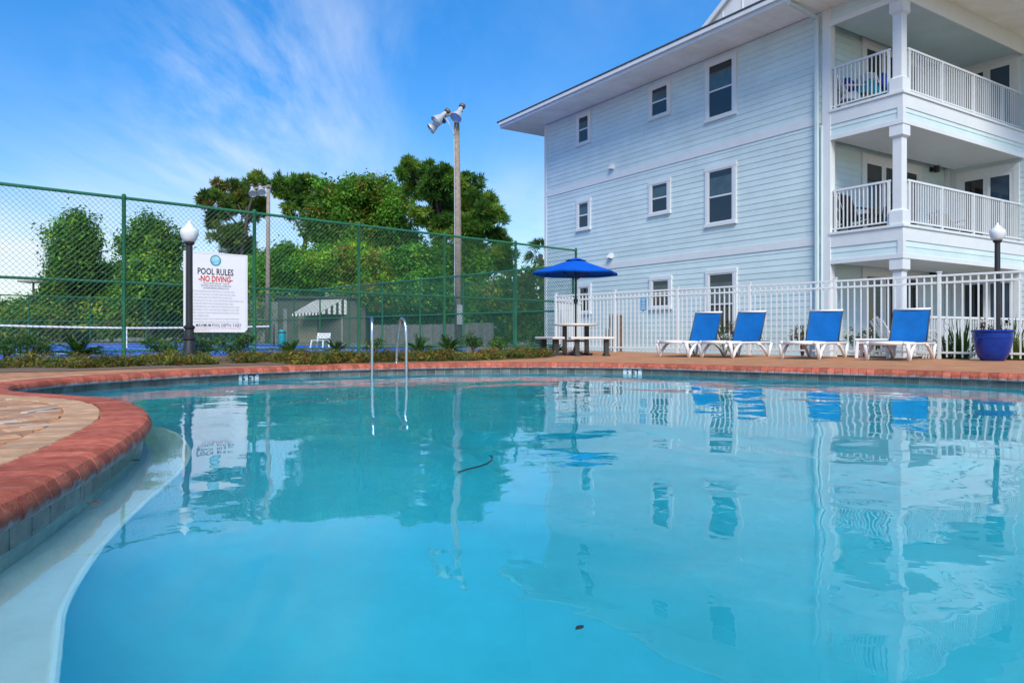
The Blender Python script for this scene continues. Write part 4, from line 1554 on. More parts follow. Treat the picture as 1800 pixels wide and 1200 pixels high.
def leaf_obj(name, parent, centers, normals, size, cols, m=M_leaf, aspect=0.5, label=None):
    """one mesh of many small bent leaves (two triangles folded along the midrib)"""
    n = len(centers)
    c = np.asarray(centers, np.float32)
    nr_ = np.asarray(normals, np.float32)
    nr_ /= np.linalg.norm(nr_, axis=1, keepdims=True) + 1e-9
    rv = rng.normal(size=(n, 3)).astype(np.float32)
    t = np.cross(nr_, rv); t /= np.linalg.norm(t, axis=1, keepdims=True) + 1e-9
    b_ = np.cross(nr_, t)
    s = (np.asarray(size, np.float32) * np.ones(n, np.float32))[:, None]
    asp = aspect
    v = np.empty((n, 4, 3), np.float32)
    v[:, 0] = c - t * s * 0.5
    v[:, 1] = c + b_ * s * 0.5 * asp + nr_ * s * 0.08
    v[:, 2] = c + t * s * 0.5
    v[:, 3] = c - b_ * s * 0.5 * asp + nr_ * s * 0.08
    me = bpy.data.meshes.new(name)
    me.vertices.add(n * 4)
    me.vertices.foreach_set('co', v.reshape(-1))
    me.loops.add(n * 6)
    base = np.arange(n, dtype=np.int32)[:, None] * 4
    idx = (base + np.array([0, 1, 2, 0, 2, 3], np.int32)).reshape(-1)
    me.loops.foreach_set('vertex_index', idx)
    me.polygons.add(n * 2)
    me.polygons.foreach_set('loop_start', np.arange(0, n * 6, 3, dtype=np.int32))
    me.update(calc_edges=True)
    at_ = me.attributes.new('leafcol', 'FLOAT_COLOR', 'POINT')
    cc = np.ones((n, 4, 4), np.float32)
    cc[:, :, :3] = np.asarray(cols, np.float32)[:, None, :]
    at_.data.foreach_set('color', cc.reshape(-1))
    me.materials.append(m)
    o = link(name, me, None, parent)
    if label: o['label'] = label
    return o


def blob_leaves(blobs, n_per_m2, pal, leaf, clump_r=0.35, outward=0.6, fill=0.72, per=22, droop=0.0):
    """leaf clumps spread through ellipsoids: blobs = [(centre, (rx, ry, rz))]; pal = [(r,g,b,weight)]"""
    C, Nn, Cl = [], [], []
    w = np.array([p[3] for p in pal]); w = w / w.sum()
    P = np.array([p[:3] for p in pal])
    for (cx, cy_, cz), (rx, ry, rz) in blobs:
        A_ = 4 * math.pi * ((rx * ry + rx * rz + ry * rz) / 3)
        k = max(4, int(A_ * n_per_m2 / per))
        d = rng.normal(size=(k, 3)); d /= np.linalg.norm(d, axis=1, keepdims=True)
        rad = fill + (1 - fill) * rng.random(k) ** 0.7
        rad *= np.where(rng.random(k) < 0.18, rng.uniform(0.3, 0.9, k), 1)
        ctr = d * rad[:, None] * np.array([rx, ry, rz]) + np.array([cx, cy_, cz])
        ci = rng.choice(len(P), size=k, p=w)
        cj = P[ci] * rng.uniform(0.7, 1.3, (k, 1)) * rng.uniform(0.65, 1.3)
        for q in range(k):
            m_ = int(per * rng.uniform(0.6, 1.4))
            pts = ctr[q] + rng.normal(size=(m_, 3)) * clump_r * np.array([1, 1, 0.7]) * rng.uniform(0.6, 1.2)
            if droop: pts[:, 2] -= np.abs(rng.normal(size=m_)) * droop
            C.append(pts)
            Nn.append(d[q] * outward + np.array([0, 0, 0.35]) + rng.normal(size=(m_, 3)) * 0.55)
            Cl.append(cj[q] * rng.uniform(0.8, 1.2, (m_, 1)))
    C, Nn, Cl = np.concatenate(C), np.concatenate(Nn), np.concatenate(Cl)
    return C, Nn, leaf * rng.uniform(0.65, 1.35, len(C)), Cl


def needle_tufts(blobs, n_per_m2, pal, length, per=14, fill=0.65):
    """pine foliage: bundles of narrow needles fanning out of each twig end"""
    C, T, Cl, S = [], [], [], []
    w = np.array([p[3] for p in pal]); w = w / w.sum()
    P = np.array([p[:3] for p in pal])
    V, Cc = [], []
    for (cx, cy_, cz), (rx, ry, rz) in blobs:
        A_ = 4 * math.pi * ((rx * ry + rx * rz + ry * rz) / 3)
        k = max(4, int(A_ * n_per_m2))
        ns_ = max(6, int(A_ * 1.35))                     # twig ends carry the foliage in separate puffs
        sd0 = rng.normal(size=(ns_, 3)); sd0 /= np.linalg.norm(sd0, axis=1, keepdims=True)
        sc0 = sd0 * rng.uniform(0.45, 1.12, (ns_, 1)) * np.array([rx, ry, rz])
        pick = rng.integers(0, ns_, k)
        d = rng.normal(size=(k, 3)); d /= np.linalg.norm(d, axis=1, keepdims=True)
        pr_ = 0.36 * (rx * ry * rz) ** (1 / 3)
        ctr = sc0[pick] + d * rng.random((k, 1)) ** 0.5 * np.array([pr_, pr_, pr_ * 0.62]) + np.array([cx, cy_, cz])
        scol = P[rng.choice(len(P), size=ns_, p=w)] * rng.uniform(0.75, 1.3, (ns_, 1))
        col = scol[pick] * rng.uniform(0.75, 1.25, (k, 1))
        axis = d + np.array([0, 0, 0.55]) + rng.normal(size=(k, 3)) * 0.3
        axis /= np.linalg.norm(axis, axis=1, keepdims=True)
        nd = axis[:, None, :] * 0.7 + rng.normal(size=(k, per, 3)) * 0.62
        nd /= np.linalg.norm(nd, axis=2, keepdims=True)
        ln = length * rng.uniform(0.6, 1.25, (k, per, 1))
        tip = ctr[:, None, :] + nd * ln
        sidev = np.cross(nd, rng.normal(size=(k, per, 3))); sidev /= np.linalg.norm(sidev, axis=2, keepdims=True) + 1e-9
        wd = length * 0.085
        midp = ctr[:, None, :] + nd * ln * 0.55
        tri = np.stack([ctr[:, None, :] + sidev * wd * 0.3, midp + sidev * wd, tip, midp - sidev * wd], axis=2)
        V.append(tri.reshape(-1, 4, 3))
        Cc.append(np.repeat(col[:, None, :], per, axis=1).reshape(-1, 3) * rng.uniform(0.8, 1.2, (k * per, 1)))
    return np.concatenate(V), np.concatenate(Cc)


def quads_obj(name, parent, V, cols, m=M_leaf):
    n = len(V)
    me = bpy.data.meshes.new(name)
    me.vertices.add(n * 4)
    me.vertices.foreach_set('co', V.astype(np.float32).reshape(-1))
    me.loops.add(n * 4)
    me.loops.foreach_set('vertex_index', np.arange(n * 4, dtype=np.int32))
    me.polygons.add(n)
    me.polygons.foreach_set('loop_start', np.arange(0, n * 4, 4, dtype=np.int32))
    me.update(calc_edges=True)
    at_ = me.attributes.new('leafcol', 'FLOAT_COLOR', 'POINT')
    cc = np.ones((n, 4, 4), np.float32)
    cc[:, :, :3] = cols[:, None, :]
    at_.data.foreach_set('color', cc.reshape(-1))
    me.materials.append(m)
    return link(name, me, None, parent)


def blobs_px(lst, D, depth=0.9):
    """crown lobes given as photo measurements (u, v, half width, half height) at distance D"""
    out = []
    k = D / FPX
    for u, v, ru, rv in lst:
        c = at(u, v, D + random.uniform(-1.5, 1.5))
        out.append(((c.x, c.y, c.z), (ru * k, (ru + rv) / 2 * k * depth, rv * k)))
    return out


def limbs(t, base, blobs, r0, m=M_bark, fork=0.45):
    """tapered trunk with a limb into every crown lobe"""
    base = Vector(base)
    zs_ = [b_[0][2] for b_ in blobs]
    top_b = max(blobs, key=lambda b_: b_[0][2])[0]
    tb_ = MB()
    topv = Vector(top_b)
    n = 7
    pts, rs_ = [], []
    for i in range(n):
        s = i / (n - 1)
        p = base.lerp(topv, s)
        p.x = base.x + (topv.x - base.x) * s ** 1.8 + random.uniform(-0.12, 0.12) * (0 < i)
        pts.append(p); rs_.append(r0 * (1 - 0.8 * s))
    tb_.tube(pts, rs_, 9)
    for b_ in blobs:
        c = Vector(b_[0])
        if c == topv: continue
        s = max(0.25, min(0.9, (c.z - base.z - 1.0) / max(0.5, topv.z - base.z) * 0.85))
        i = min(n - 2, int(s * (n - 1)))
        st = pts[i].lerp(pts[i + 1], s * (n - 1) - i)
        mid_ = st.lerp(c, 0.5) + Vector((random.uniform(-.2, .2), random.uniform(-.2, .2), random.uniform(0, .35)))
        tb_.tube([st, mid_, c], [r0 * 0.38 * (1 - s * 0.4), r0 * 0.24, r0 * 0.07], 6)
        for _ in range(3):
            e = c + Vector((random.uniform(-1, 1) * b_[1][0], random.uniform(-1, 1) * b_[1][1], random.uniform(-.6, .9) * b_[1][2])) * 0.85
            tb_.tube([mid_.lerp(c, 0.6), c.lerp(e, 0.5), e], [r0 * 0.13, r0 * 0.09, r0 * 0.03], 5)
    return tb_.build('trunk', m, t, smooth='all')


def tree(name, label, px, D, base_u, pal, leaf, dens, r0=0.22, kind='leaf', group=None, **kw):
    bs = blobs_px(px, D)
    if kind != 'pine':                               # ragged outline: smaller sprays standing out of every lobe
        for (c, r) in list(bs):
            for _ in range(4):
                d = rng.normal(size=3); d /= np.linalg.norm(d)
                q = rng.uniform(0.2, 0.42)
                w_ = rng.uniform(0.8, 1.4)
                bs.append(((c[0] + d[0] * r[0] * w_, c[1] + d[1] * r[1] * w_, c[2] + d[2] * r[2] * w_), (r[0] * q, r[1] * q, r[2] * q * rng.uniform(0.8, 1.6))))
    n_lobes = len(px)
    bx = at(base_u, HOR, D)
    t = thing(name, label, 'tree', (bx.x, D, -0.1), 0, group)
    loc = [((c[0] - bx.x, c[1] - D, c[2] + 0.1), r) for c, r in bs]
    limbs(t, (0, 0, 0), loc[:n_lobes], r0)
    if kind == 'pine':
        V, cc = needle_tufts(loc, dens, pal, leaf, **kw)
        quads_obj('crown', t, V, cc)
    else:
        leaf_obj('crown', t, *blob_leaves(loc, dens, pal, leaf, **kw))
    return t


G_DARK = [(0.052, 0.181, 0.020, 3), (0.089, 0.270, 0.022, 3), (0.140, 0.376, 0.027, 1.5)]
G_VINE = [(0.032, 0.122, 0.024, 3), (0.064, 0.199, 0.024, 3), (0.166, 0.400, 0.028, 2.2), (0.294, 0.440, 0.024, 0.6)]
G_PINE = [(0.067, 0.171, 0.027, 3), (0.116, 0.250, 0.033, 3), (0.201, 0.311, 0.037, 1.4)]
G_PINEY = [(0.091, 0.177, 0.027, 3), (0.159, 0.226, 0.034, 2), (0.207, 0.171, 0.037, 0.8)]
G_MID = [(0.072, 0.226, 0.022, 3), (0.128, 0.314, 0.027, 3), (0.218, 0.284, 0.036, 1), (0.383, 0.255, 0.055, 0.5)]
G_BRIGHT = [(0.102, 0.332, 0.022, 3), (0.166, 0.465, 0.027, 3), (0.333, 0.628, 0.030, 1.3), (0.052, 0.181, 0.018, 1.5)]
G_AUT = [(0.116, 0.344, 0.025, 3), (0.256, 0.495, 0.027, 2), (0.511, 0.691, 0.025, 1), (0.434, 0.255, 0.050, 1)]
G_UNDER = [(0.076, 0.226, 0.025, 3), (0.178, 0.344, 0.027, 3), (0.383, 0.434, 0.025, 1.6), (0.306, 0.195, 0.036, 0.9)]

tree('vine_covered_tree', 'narrow tree smothered in vines, the one nearest the small pavilion roof', [(130, 380, 16, 14), (116, 400, 20, 20), (120, 432, 28, 28), (116, 470, 32, 30), (108, 505, 34, 28), (150, 398, 11, 22), (155, 440, 9, 34), (160, 480, 6, 26), (100, 525, 38, 22)], 50, 118, G_VINE, 0.24, 230, 0.3, clump_r=0.32, droop=0.6, per=20, fill=0.6)
tree('vine_covered_tree', 'broad tree smothered in vines, behind the post beside the rules sign', [(262, 394, 26, 20), (255, 425, 36, 28), (288, 430, 24, 30), (262, 470, 46, 34), (292, 500, 38, 36), (240, 515, 40, 34), (300, 535, 40, 26)], 49, 262, G_VINE, 0.24, 230, 0.32, clump_r=0.32, droop=0.6, per=20, fill=0.6)
tree('tree', 'small dark tree between the two vine covered trees', [(192, 468, 20, 18), (200, 498, 32, 26), (180, 510, 24, 22)], 53, 196, G_DARK, 0.25, 70, 0.14, clump_r=0.35)
tree('pine_tree', 'pine with thin bronze green crown beside the farther floodlight pole', [(375, 352, 20, 14), (400, 338, 28, 18), (428, 335, 24, 18), (452, 318, 20, 12), (425, 365, 36, 18), (385, 378, 24, 12), (400, 412, 30, 18), (425, 440, 34, 22), (365, 392, 14, 8), (455, 350, 16, 12)], 58, 415, G_PINEY, 0.5, 17, 0.3, kind='pine', per=13)
tree('pine_tree', 'pine with flat topped dark crown on a bare trunk, next to the broad leafy tree', [(498, 328, 24, 16), (528, 322, 26, 13), (548, 336, 22, 18), (515, 348, 26, 14), (540, 362, 20, 14), (505, 370, 14, 10), (552, 316, 12, 8)], 59, 523, G_PINE, 0.5, 18, 0.38, kind='pine', per=13)
tree('broad_tree', 'broad leafy tree with rusty patches standing between two pines', [(590, 345, 34, 20), (625, 330, 34, 20), (662, 335, 34, 22), (690, 360, 36, 28), (640, 365, 46, 28), (590, 378, 40, 26), (560, 400, 30, 26), (640, 405, 55, 34), (690, 410, 40, 34), (605, 425, 50, 28)], 55, 640, G_MID, 0.26, 160, 0.4, clump_r=0.38, fill=0.6)
tree('pine_tree', 'tallest pine with wide dense crown behind the floodlight pole', [(722, 300, 22, 16), (748, 303, 28, 16), (785, 312, 28, 18), (762, 332, 30, 20), (820, 330, 30, 20), (845, 352, 26, 22), (805, 362, 38, 24), (735, 335, 24, 18), (862, 385, 28, 22), (830, 400, 36, 26), (880, 418, 22, 20), (780, 400, 34, 26), (870, 448, 30, 22), (740, 380, 22, 16), (800, 440, 44, 26), (893, 470, 14, 14)], 50, 800, G_PINE, 0.48, 21, 0.45, kind='pine', per=14)
tree('bush', 'bright green bushy tree at the foot of the bronze pine', [(440, 490, 34, 26), (475, 470, 36, 28), (515, 462, 38, 30), (550, 478, 36, 30), (470, 515, 46, 28), (530, 515, 44, 28)], 52, 500, G_BRIGHT, 0.23, 180, 0.2, clump_r=0.34, fill=0.6)
tree('bush', 'yellow green bushy tree with a rusty brown patch under the broad tree', [(590, 465, 36, 28), (625, 450, 36, 28), (660, 470, 36, 30), (690, 480, 30, 26), (620, 500, 44, 30), (670, 510, 44, 30)], 50, 640, G_AUT, 0.23, 180, 0.2, clump_r=0.34, fill=0.6)
tree('bush', 'dense dark green bushy tree below the tallest pine', [(730, 460, 40, 32), (775, 470, 40, 34), (820, 480, 38, 32), (745, 510, 44, 34), (800, 525, 50, 36)], 47, 775, G_DARK + [(0.20, 0.33, 0.03, 1)], 0.23, 230, 0.25, clump_r=0.34, fill=0.6)
tree('bush', 'dark tangled bush between the wooden fence and the apartment building', [(868, 520, 30, 30), (905, 505, 32, 30), (940, 500, 26, 30), (890, 560, 40, 34), (935, 555, 34, 36)], 36, 905, G_UNDER, 0.20, 140, 0.12, clump_r=0.3)

# palm behind the corner of the building
pp = at(950, 588, 40)
pl = thing('palm_tree', 'palm crown showing beside the corner of the blue building', 'tree', (pp.x, 40, -0.1))
zc = at(950, 447, 40).z + 0.1
MB().tube([(0, 0, 0), (0.1, 0, zc * 0.5), (0, 0, zc)], [0.17, 0.14, 0.13], 10).build('trunk', M_bark, pl, smooth='all')
Vp, Cp = [], []
for k in range(44):
    a = rng.uniform(0, 2 * math.pi); e = rng.uniform(-0.9, 1.3)
    d0 = np.array([math.cos(a) * math.cos(e), math.sin(a) * math.cos(e), math.sin(e)])
    st_ = np.array([0, 0, zc]) + d0 * 0.45
    col = np.array([0.08, 0.14, 0.035]) * rng.uniform(0.6, 1.5)
    for q in range(16):
        dd = d0 + rng.normal(size=3) * 0.34; dd /= np.linalg.norm(dd)
        tip = st_ + dd * rng.uniform(0.5, 0.75) - np.array([0, 0, 0.12])
        sv_ = np.cross(dd, rng.normal(size=3)); sv_ /= np.linalg.norm(sv_)
        mm_ = st_ + dd * 0.35
        Vp.append([st_, mm_ + sv_ * 0.022, tip, mm_ - sv_ * 0.022]); Cp.append(col)
quads_obj('fronds', pl, np.array(Vp), np.array(Cp))

# rank undergrowth beyond the far fence, and the far wood along the horizon
ub = []
for u in range(-90, 470, 24):
    ub.append((u + random.uniform(-8, 8), 556 + random.uniform(-10, 12) - (14 if 150 < u < 300 else 0), 34 + random.uniform(-6, 8), 36 + random.uniform(-8, 8)))
bs = blobs_px(ub, 51, 0.8)
o = leaf_obj('undergrowth', None, *blob_leaves(bs, 100, G_UNDER, 0.28, clump_r=0.42))
tag(o, kind='stuff')
ub = []
for u in range(400, 960, 26):
    ub.append((u, 562 + random.uniform(-8, 8), 32, 34))
bs = blobs_px(ub, 56, 0.8)
o = leaf_obj('undergrowth', None, *blob_leaves(bs, 45, G_DARK, 0.32, clump_r=0.45))
tag(o, kind='stuff')
fb = []
for k in range(90):
    x = -190 + k * 3.4
    fb.append(((x, 150 + random.uniform(-6, 6), random.uniform(1.5, 3.5)), (5.0, 4.0, random.uniform(3.2, 5.6))))
o = leaf_obj('distant_wood', None, *blob_leaves(fb, 4, G_DARK, 1.1, clump_r=1.0))
tag(o, kind='stuff')

# small pavilion roof far behind the vine covered tree
pv = at(68, 497, 62)
pav = thing('pavilion', 'small flat roofed pavilion half hidden by the narrow vine covered tree', 'shelter', (pv.x, pv.y, -0.1))
MB().box(-1.3, -0.8, pv.z + 0.1, 1.3, 0.8, pv.z + 0.27).build('roof', mat('pavilion_roof', (0.25, 0.24, 0.22), 0.8, 0.1, 3), pav, bevel=0.01)
for x, w_ in ((-0.45, 0.05), (0.3, 0.12), (0.5, 0.12)):
    MB().box(x - w_, -0.08, 0, x + w_, 0.08, pv.z + 0.1).build('post', M_greywood, pav)

# ------------------------------------------------------------------ shrubs and ground cover in the bed
gb = []


def cover_strip(pts, w, hgt, n):
    for i in range(n):
        t = i / max(1, n - 1) * (len(pts) - 1)
        k = min(len(pts) - 2, int(t))
        p = Vector(pts[k]).lerp(Vector(pts[k + 1]), t - k)
        if i % 5 == 4: continue                       # bare mulch between the clumps
        hk = hgt * (1.25, 0.85, 1.1, 0.7, 1)[i % 5] * random.uniform(0.8, 1.2)
        gb.append(((p.x + random.uniform(-w, w), p.y + random.uniform(-w, w), hk * 0.5), (random.uniform(0.18, 0.32), random.uniform(0.18, 0.3), hk)))


cover_strip([(-9.5, 9.3), (-7.5, 9.75), (-6.1, 10.2), (-5.3, 10.75), (-4.75, 11.3)], 0.2, 0.085, 30)
cover_strip([(-9.8, 10.4), (-7.4, 11.0), (-6.0, 11.6), (-5.4, 12.2)], 0.3, 0.09, 18)
for u, v, n in ((430, 637, 3), (455, 634, 3), (520, 634, 3), (545, 633, 3), (575, 631, 3), (605, 631, 4), (630, 630, 2), (680, 629, 2), (745, 628, 3), (770, 627, 3), (800, 627, 2), (845, 625, 2), (868, 624, 3), (905, 623, 3), (925, 621, 4), (940, 621, 3), (700, 628, 2), (500, 638, 2)):
    p = onz(u, v + (6 if u > 520 else 0), 0.0)
    for _ in range(n):
        gb.append(((p.x + random.uniform(-.22, .22), p.y + random.uniform(-.1, .4), 0.06), (random.uniform(0.16, 0.28), random.uniform(0.2, 0.3), random.uniform(0.08, 0.15))))
G_COVER = [(0.17, 0.175, 0.03, 3), (0.27, 0.205, 0.03, 2), (0.09, 0.155, 0.03, 2.5), (0.25, 0.11, 0.035, 1)]
o = leaf_obj('ground_cover', None, *blob_leaves(gb, 1500, G_COVER, 0.05, clump_r=0.05, per=16, fill=0.55), aspect=0.36)
tag(o, kind='stuff')


def fern_plant(x, y, h_, spread, n, label, name='cycad', pal=((0.035, 0.12, 0.025), (0.07, 0.19, 0.03)), leaflets=18, cat='plant', group='cycads and low shrubs in the bed'):
    """arching fronds with paired leaflets"""
    spread *= 0.8
    t = thing(name, label, cat, (x, y, 0.0), random.uniform(0, 6), group)
    V, Cc = [], []
    st = MB()
    for k in range(n):
        a = 2 * math.pi * k / n + random.uniform(-.25, .25)
        el = random.uniform(0.35, 1.25)
        L_ = random.uniform(0.8, 1.1) * spread
        pts = []
        for i in range(7):
            s = i / 6
            r = L_ * s * math.cos(el) * (1 + 0.15 * s)
            z = 0.04 + L_ * s * math.sin(el) - 0.5 * L_ * s * s * math.cos(el)
            pts.append(np.array([r * math.cos(a), r * math.sin(a), z * h_]))
        st.tube([tuple(p) for p in pts], [0.008, 0.007, 0.006, 0.006, 0.005, 0.004, 0.003], 4)
        col = np.array(random.choice(pal)) * random.uniform(0.7, 1.4)
        for i in range(leaflets):
            s = 0.18 + 0.8 * i / leaflets
            q = s * 6; j = min(5, int(q))
            p = pts[j] + (pts[j + 1] - pts[j]) * (q - j)
            d = pts[j + 1] - pts[j]; d = d / np.linalg.norm(d)
            for sg in (-1, 1):
                sd_ = np.cross(d, [0, 0, 1]) * sg + d * 0.55 + np.array([0, 0, 0.25]) + rng.normal(size=3) * 0.1
                sd_ /= np.linalg.norm(sd_)
                ll = spread * 0.28 * (1 - 0.55 * abs(s - 0.45))
                wv = np.cross(sd_, [0, 0, 1.0]) + 0.01; wv /= np.linalg.norm(wv)
                m_ = p + sd_ * ll * 0.5
                V.append([p, m_ + wv * ll * 0.1, p + sd_ * ll - np.array([0, 0, 0.1 * ll]), m_ - wv * ll * 0.1]); Cc.append(col)
    st.build('stems', mat('frond_stem', (0.06, 0.10, 0.03), 0.6), t)
    quads_obj('fronds', t, np.array(V), np.array(Cc))
    return t


def shrub(x, y, h_, r, label, pal, name='shrub', leaf=0.055, dens=700, cat='shrub', group='cycads and low shrubs in the bed', z0=0.0):
    t = thing(name, label, cat, (x, y, z0), 0, group)
    st = MB()
    bl = []
    for k in range(7):
        a = 2 * math.pi * k / 7 + random.uniform(-.3, .3)
        rr = r * random.uniform(0.3, 0.75)
        c = (rr * math.cos(a), rr * math.sin(a), h_ * random.uniform(0.45, 0.85))
        st.tube([(0, 0, 0), (c[0] * 0.4, c[1] * 0.4, c[2] * 0.55), c], [0.014, 0.01, 0.004], 5)
        bl.append((c, (r * 0.42, r * 0.42, h_ * 0.26)))
    st.build('stems', M_bark, t)
    leaf_obj('foliage', t, *blob_leaves(bl, dens, pal, leaf, clump_r=0.05, per=14, fill=0.5), aspect=0.42)
    return t


def bedpt(u, v, back=0.0):
    p = onz(u, v, 0.0)
    return p.x * (1 + back / p.y), p.y + back


x, y = bedpt(140, 632); fern_plant(x, y, 1.0, 0.66, 26, 'spreading dark cycad before the tall fence, midway along the blue court')
x, y = bedpt(512, 628); fern_plant(x, y, 1.05, 0.5, 22, 'dark cycad behind the yellow ground cover, beyond the white garden bench')
x, y = bedpt(590, 624); fern_plant(x, y, 0.95, 0.5, 20, 'small cycad beside the fence post nearest the steel ladder rails')
x, y = bedpt(735, 622); fern_plant(x, y, 1.1, 0.58, 24, 'green cycad just beyond the steel ladder rails')
x, y = bedpt(790, 622); fern_plant(x, y, 1.0, 0.6, 24, 'wide cycad at the foot of the floodlight pole')
x, y = bedpt(980, 621); fern_plant(x, y, 1.0, 0.36, 16, 'little cycad between the benches under the umbrella')
G_SHRUB = [(0.040, 0.120, 0.026, 3), (0.072, 0.184, 0.033, 3), (0.128, 0.240, 0.039, 1)]
for u, v, h_, r, lab in ((12, 634, 0.42, 0.34, 'rounded green shrub half cut off at the picture edge'), (62, 634, 0.42, 0.32, 'rounded green shrub next to the spreading cycad'),
                         (285, 632, 0.42, 0.36, 'rounded green shrub beside the black lamp base, toward the first fence post'), (357, 636, 0.42, 0.26, 'upright green shrub against the far side of the black lamp base'),
                         (418, 632, 0.40, 0.36, 'rounded green shrub under the lower corner of the rules sign'), (655, 623, 0.34, 0.26, 'small shrub directly behind the steel ladder rail seen end on'),
                         (832, 620, 0.44, 0.3, 'leafy shrub in front of the end of the grey wooden fence'), (878, 619, 0.46, 0.32, 'leafy shrub next to the taller yellow ground cover')):
    x, y = bedpt(u, v); shrub(x, y, h_, r, lab, G_SHRUB)

# planting behind the white fence
G_FLOWER = [(0.048, 0.096, 0.026, 3), (0.096, 0.144, 0.039, 2), (0.800, 0.800, 0.624, 1), (0.480, 0.224, 0.156, 0.5)]
for u, D, h_, r, lab in ((1275, 17.2, 0.85, 0.42, 'pale flowered shrub behind the two loungers that stand together'), (1410, 16.4, 0.85, 0.36, 'dark twiggy shrub behind the lounger in mid row'), (1520, 15.6, 0.75, 0.4, 'pale flowered shrub behind the low side table'), (1740, 14.9, 0.95, 0.35, 'dry brown shrub behind the blue planter')):
    p = at(u, 588, D)
    shrub(p.x, p.y, h_, r, lab, G_FLOWER if 'brown' not in lab else [(0.10, 0.05, 0.035, 2), (0.05, 0.06, 0.03, 1)], dens=330, leaf=0.06, group='plants behind the white fence', z0=-0.1)


def strap_plant(x, y, h_, n, label, pal, wid=0.02):
    """a clump of arching sword leaves"""
    t = thing('strap_leaf_plant', label, 'plant', (x, y, -0.1), 0, 'plants behind the white fence')
    bl = MB(); cols = []
    V, Cc = [], []
    for k in range(n):
        a = random.uniform(0, 6.28); el = random.uniform(0.6, 1.5); L_ = h_ * random.uniform(0.7, 1.15)
        d = np.array([math.cos(a), math.sin(a), 0]); sd_ = np.array([-math.sin(a), math.cos(a), 0])
        col = np.array(random.choice(pal)) * random.uniform(0.7, 1.3)
        prev = None
        for i in range(6):
            s = i / 5
            p = d * (0.06 + L_ * s * math.cos(el)) + np.array([0, 0, L_ * s * math.sin(el) - 0.45 * L_ * s * s * (1.2 - math.sin(el) * 0.8)])
            w = wid * (1 - s) * (0.6 + s) + 0.002
            cur = (p - sd_ * w, p + sd_ * w)
            if prev is not None:
                V.append([prev[0], prev[1], cur[1], cur[0]]); Cc.append(col)
            prev = cur
    quads_obj('blades', t, np.array(V), np.array(Cc))
    return t


GP = [(0.035, 0.095, 0.03), (0.06, 0.14, 0.03), (0.02, 0.06, 0.02)]
for u, D, h_, n, lab in ((1690, 14.9, 1.1, 90, 'tall clump of strap leaves between the last lounger and the planter'), (1664, 15.2, 0.8, 60, 'lower clump of strap leaves against the fence post by the last lounger'), (1775, 14.7, 1.15, 90, 'clump of strap leaves beyond the planter at the picture edge'), (1800, 13.9, 0.8, 60, 'yellowing clump of strap leaves low beside the planter')):
    p = at(u, 588, D)
    strap_plant(p.x, p.y, h_, n, lab, GP if 'yellow' not in lab else [(0.16, 0.17, 0.03), (0.09, 0.13, 0.03)])
# soil strip under them
q = [WF0 - WFD * 1.5 + nrm * 0.15, WF0 + WFD * 12 + nrm * 0.15, WF0 + WFD * 12 + nrm * 1.15, WF0 - WFD * 1.5 + nrm * 1.15]
structure('planting_strip', fill(q, None, -0.09), M_mulch)

# ------------------------------------------------------------------ floodlight poles


def flood(t, p, aim, s=1.0):
    """bell shaped floodlight: shade, reflector bowl and ballast"""
    p, aim = Vector(p), Vector(aim).normalized()
    q = aim.to_track_quat('Z', 'Y').to_matrix().to_4x4()
    mt = Matrix.Translation(p) @ q
    def lay(prof, name, m, parent, n=18):
        b_ = MB(); b_.lathe([(r * s, z * s) for r, z in prof], n)
        b_.v = [tuple(mt @ Vector(v)) for v in b_.v]
        return b_.build(name, m, parent, smooth=True)
    l_ = lay([(0.07, -0.34), (0.085, -0.28), (0.10, -0.1), (0.16, 0.02), (0.225, 0.21), (0.235, 0.24), (0.235, 0.25), (0.222, 0.25), (0.21, 0.21), (0.14, 0.02), (0.02, 0.0)], 'floodlight', M_galv, t)
    lay([(0.20, 0.20), (0.135, 0.03), (0.05, 0.012), (0.01, 0.011)][::-1], 'reflector', M_lampin, l_)
    lay([(0.03, 0.01), (0.055, 0.05), (0.055, 0.14), (0.03, 0.18)], 'bulb', M_globe, l_, 10)
    b_ = MB(); b_.lathe([(0.02 * s, -0.52 * s), (0.12 * s, -0.50 * s), (0.13 * s, -0.42 * s), (0.11 * s, -0.38 * s), (0.05 * s, -0.36 * s)], 10)
    b_.v = [tuple(mt @ Vector(v)) for v in b_.v]
    b_.build('ballast', M_darkmetal, l_, smooth=True)


p1 = at(805, 588, 29.5)
lp = thing('floodlight_pole', 'tall weathered wooden pole with three bell floodlights beside the court', 'light pole', (p1.x, p1.y, -0.1))
MB().tube([(0.02, 0, 0), (0, 0, 5), (-0.05, 0, 9.55)], [0.155, 0.135, 0.10], 12).build('pole', M_wood, lp, smooth='all')
MB().tube([(-0.13, -0.06, 2.0), (-0.125, -0.05, 5), (-0.15, -0.03, 9.2)], 0.022, 6).build('conduit', M_galv, lp)
MB().box(-0.02, -0.30, 0.95, 0.2, -0.15, 1.75).build('switch_box', mat('switch_box_paint', (0.45, 0.47, 0.45), 0.6, 0.15, 4), lp, bevel=0.01)
ZT = 9.4
ar = MB(); ar.beam((0.2, -0.15, ZT + 0.18), (-0.8, -0.15, ZT - 0.12), 0.10, 0.10); ar.build('crossarm', M_wood, lp)
br = MB(); br.tube([(-0.5, -0.15, ZT - 0.05), (-0.14, -0.12, ZT - 0.75)], 0.018, 6); br.tube([(0.05, -0.15, ZT + 0.05), (-0.12, -0.12, ZT - 0.72)], 0.012, 6); br.build('brace', M_galv, lp)
flood(lp, (0.03, -0.33, ZT + 0.0), (-0.32, -0.5, -0.8), 1.05)
flood(lp, (-0.70, -0.33, ZT - 0.16), (-0.65, -0.35, -0.7), 1.02)
flood(lp, (-0.92, -0.05, ZT - 0.42), (-0.85, -0.2, -0.62), 0.95)

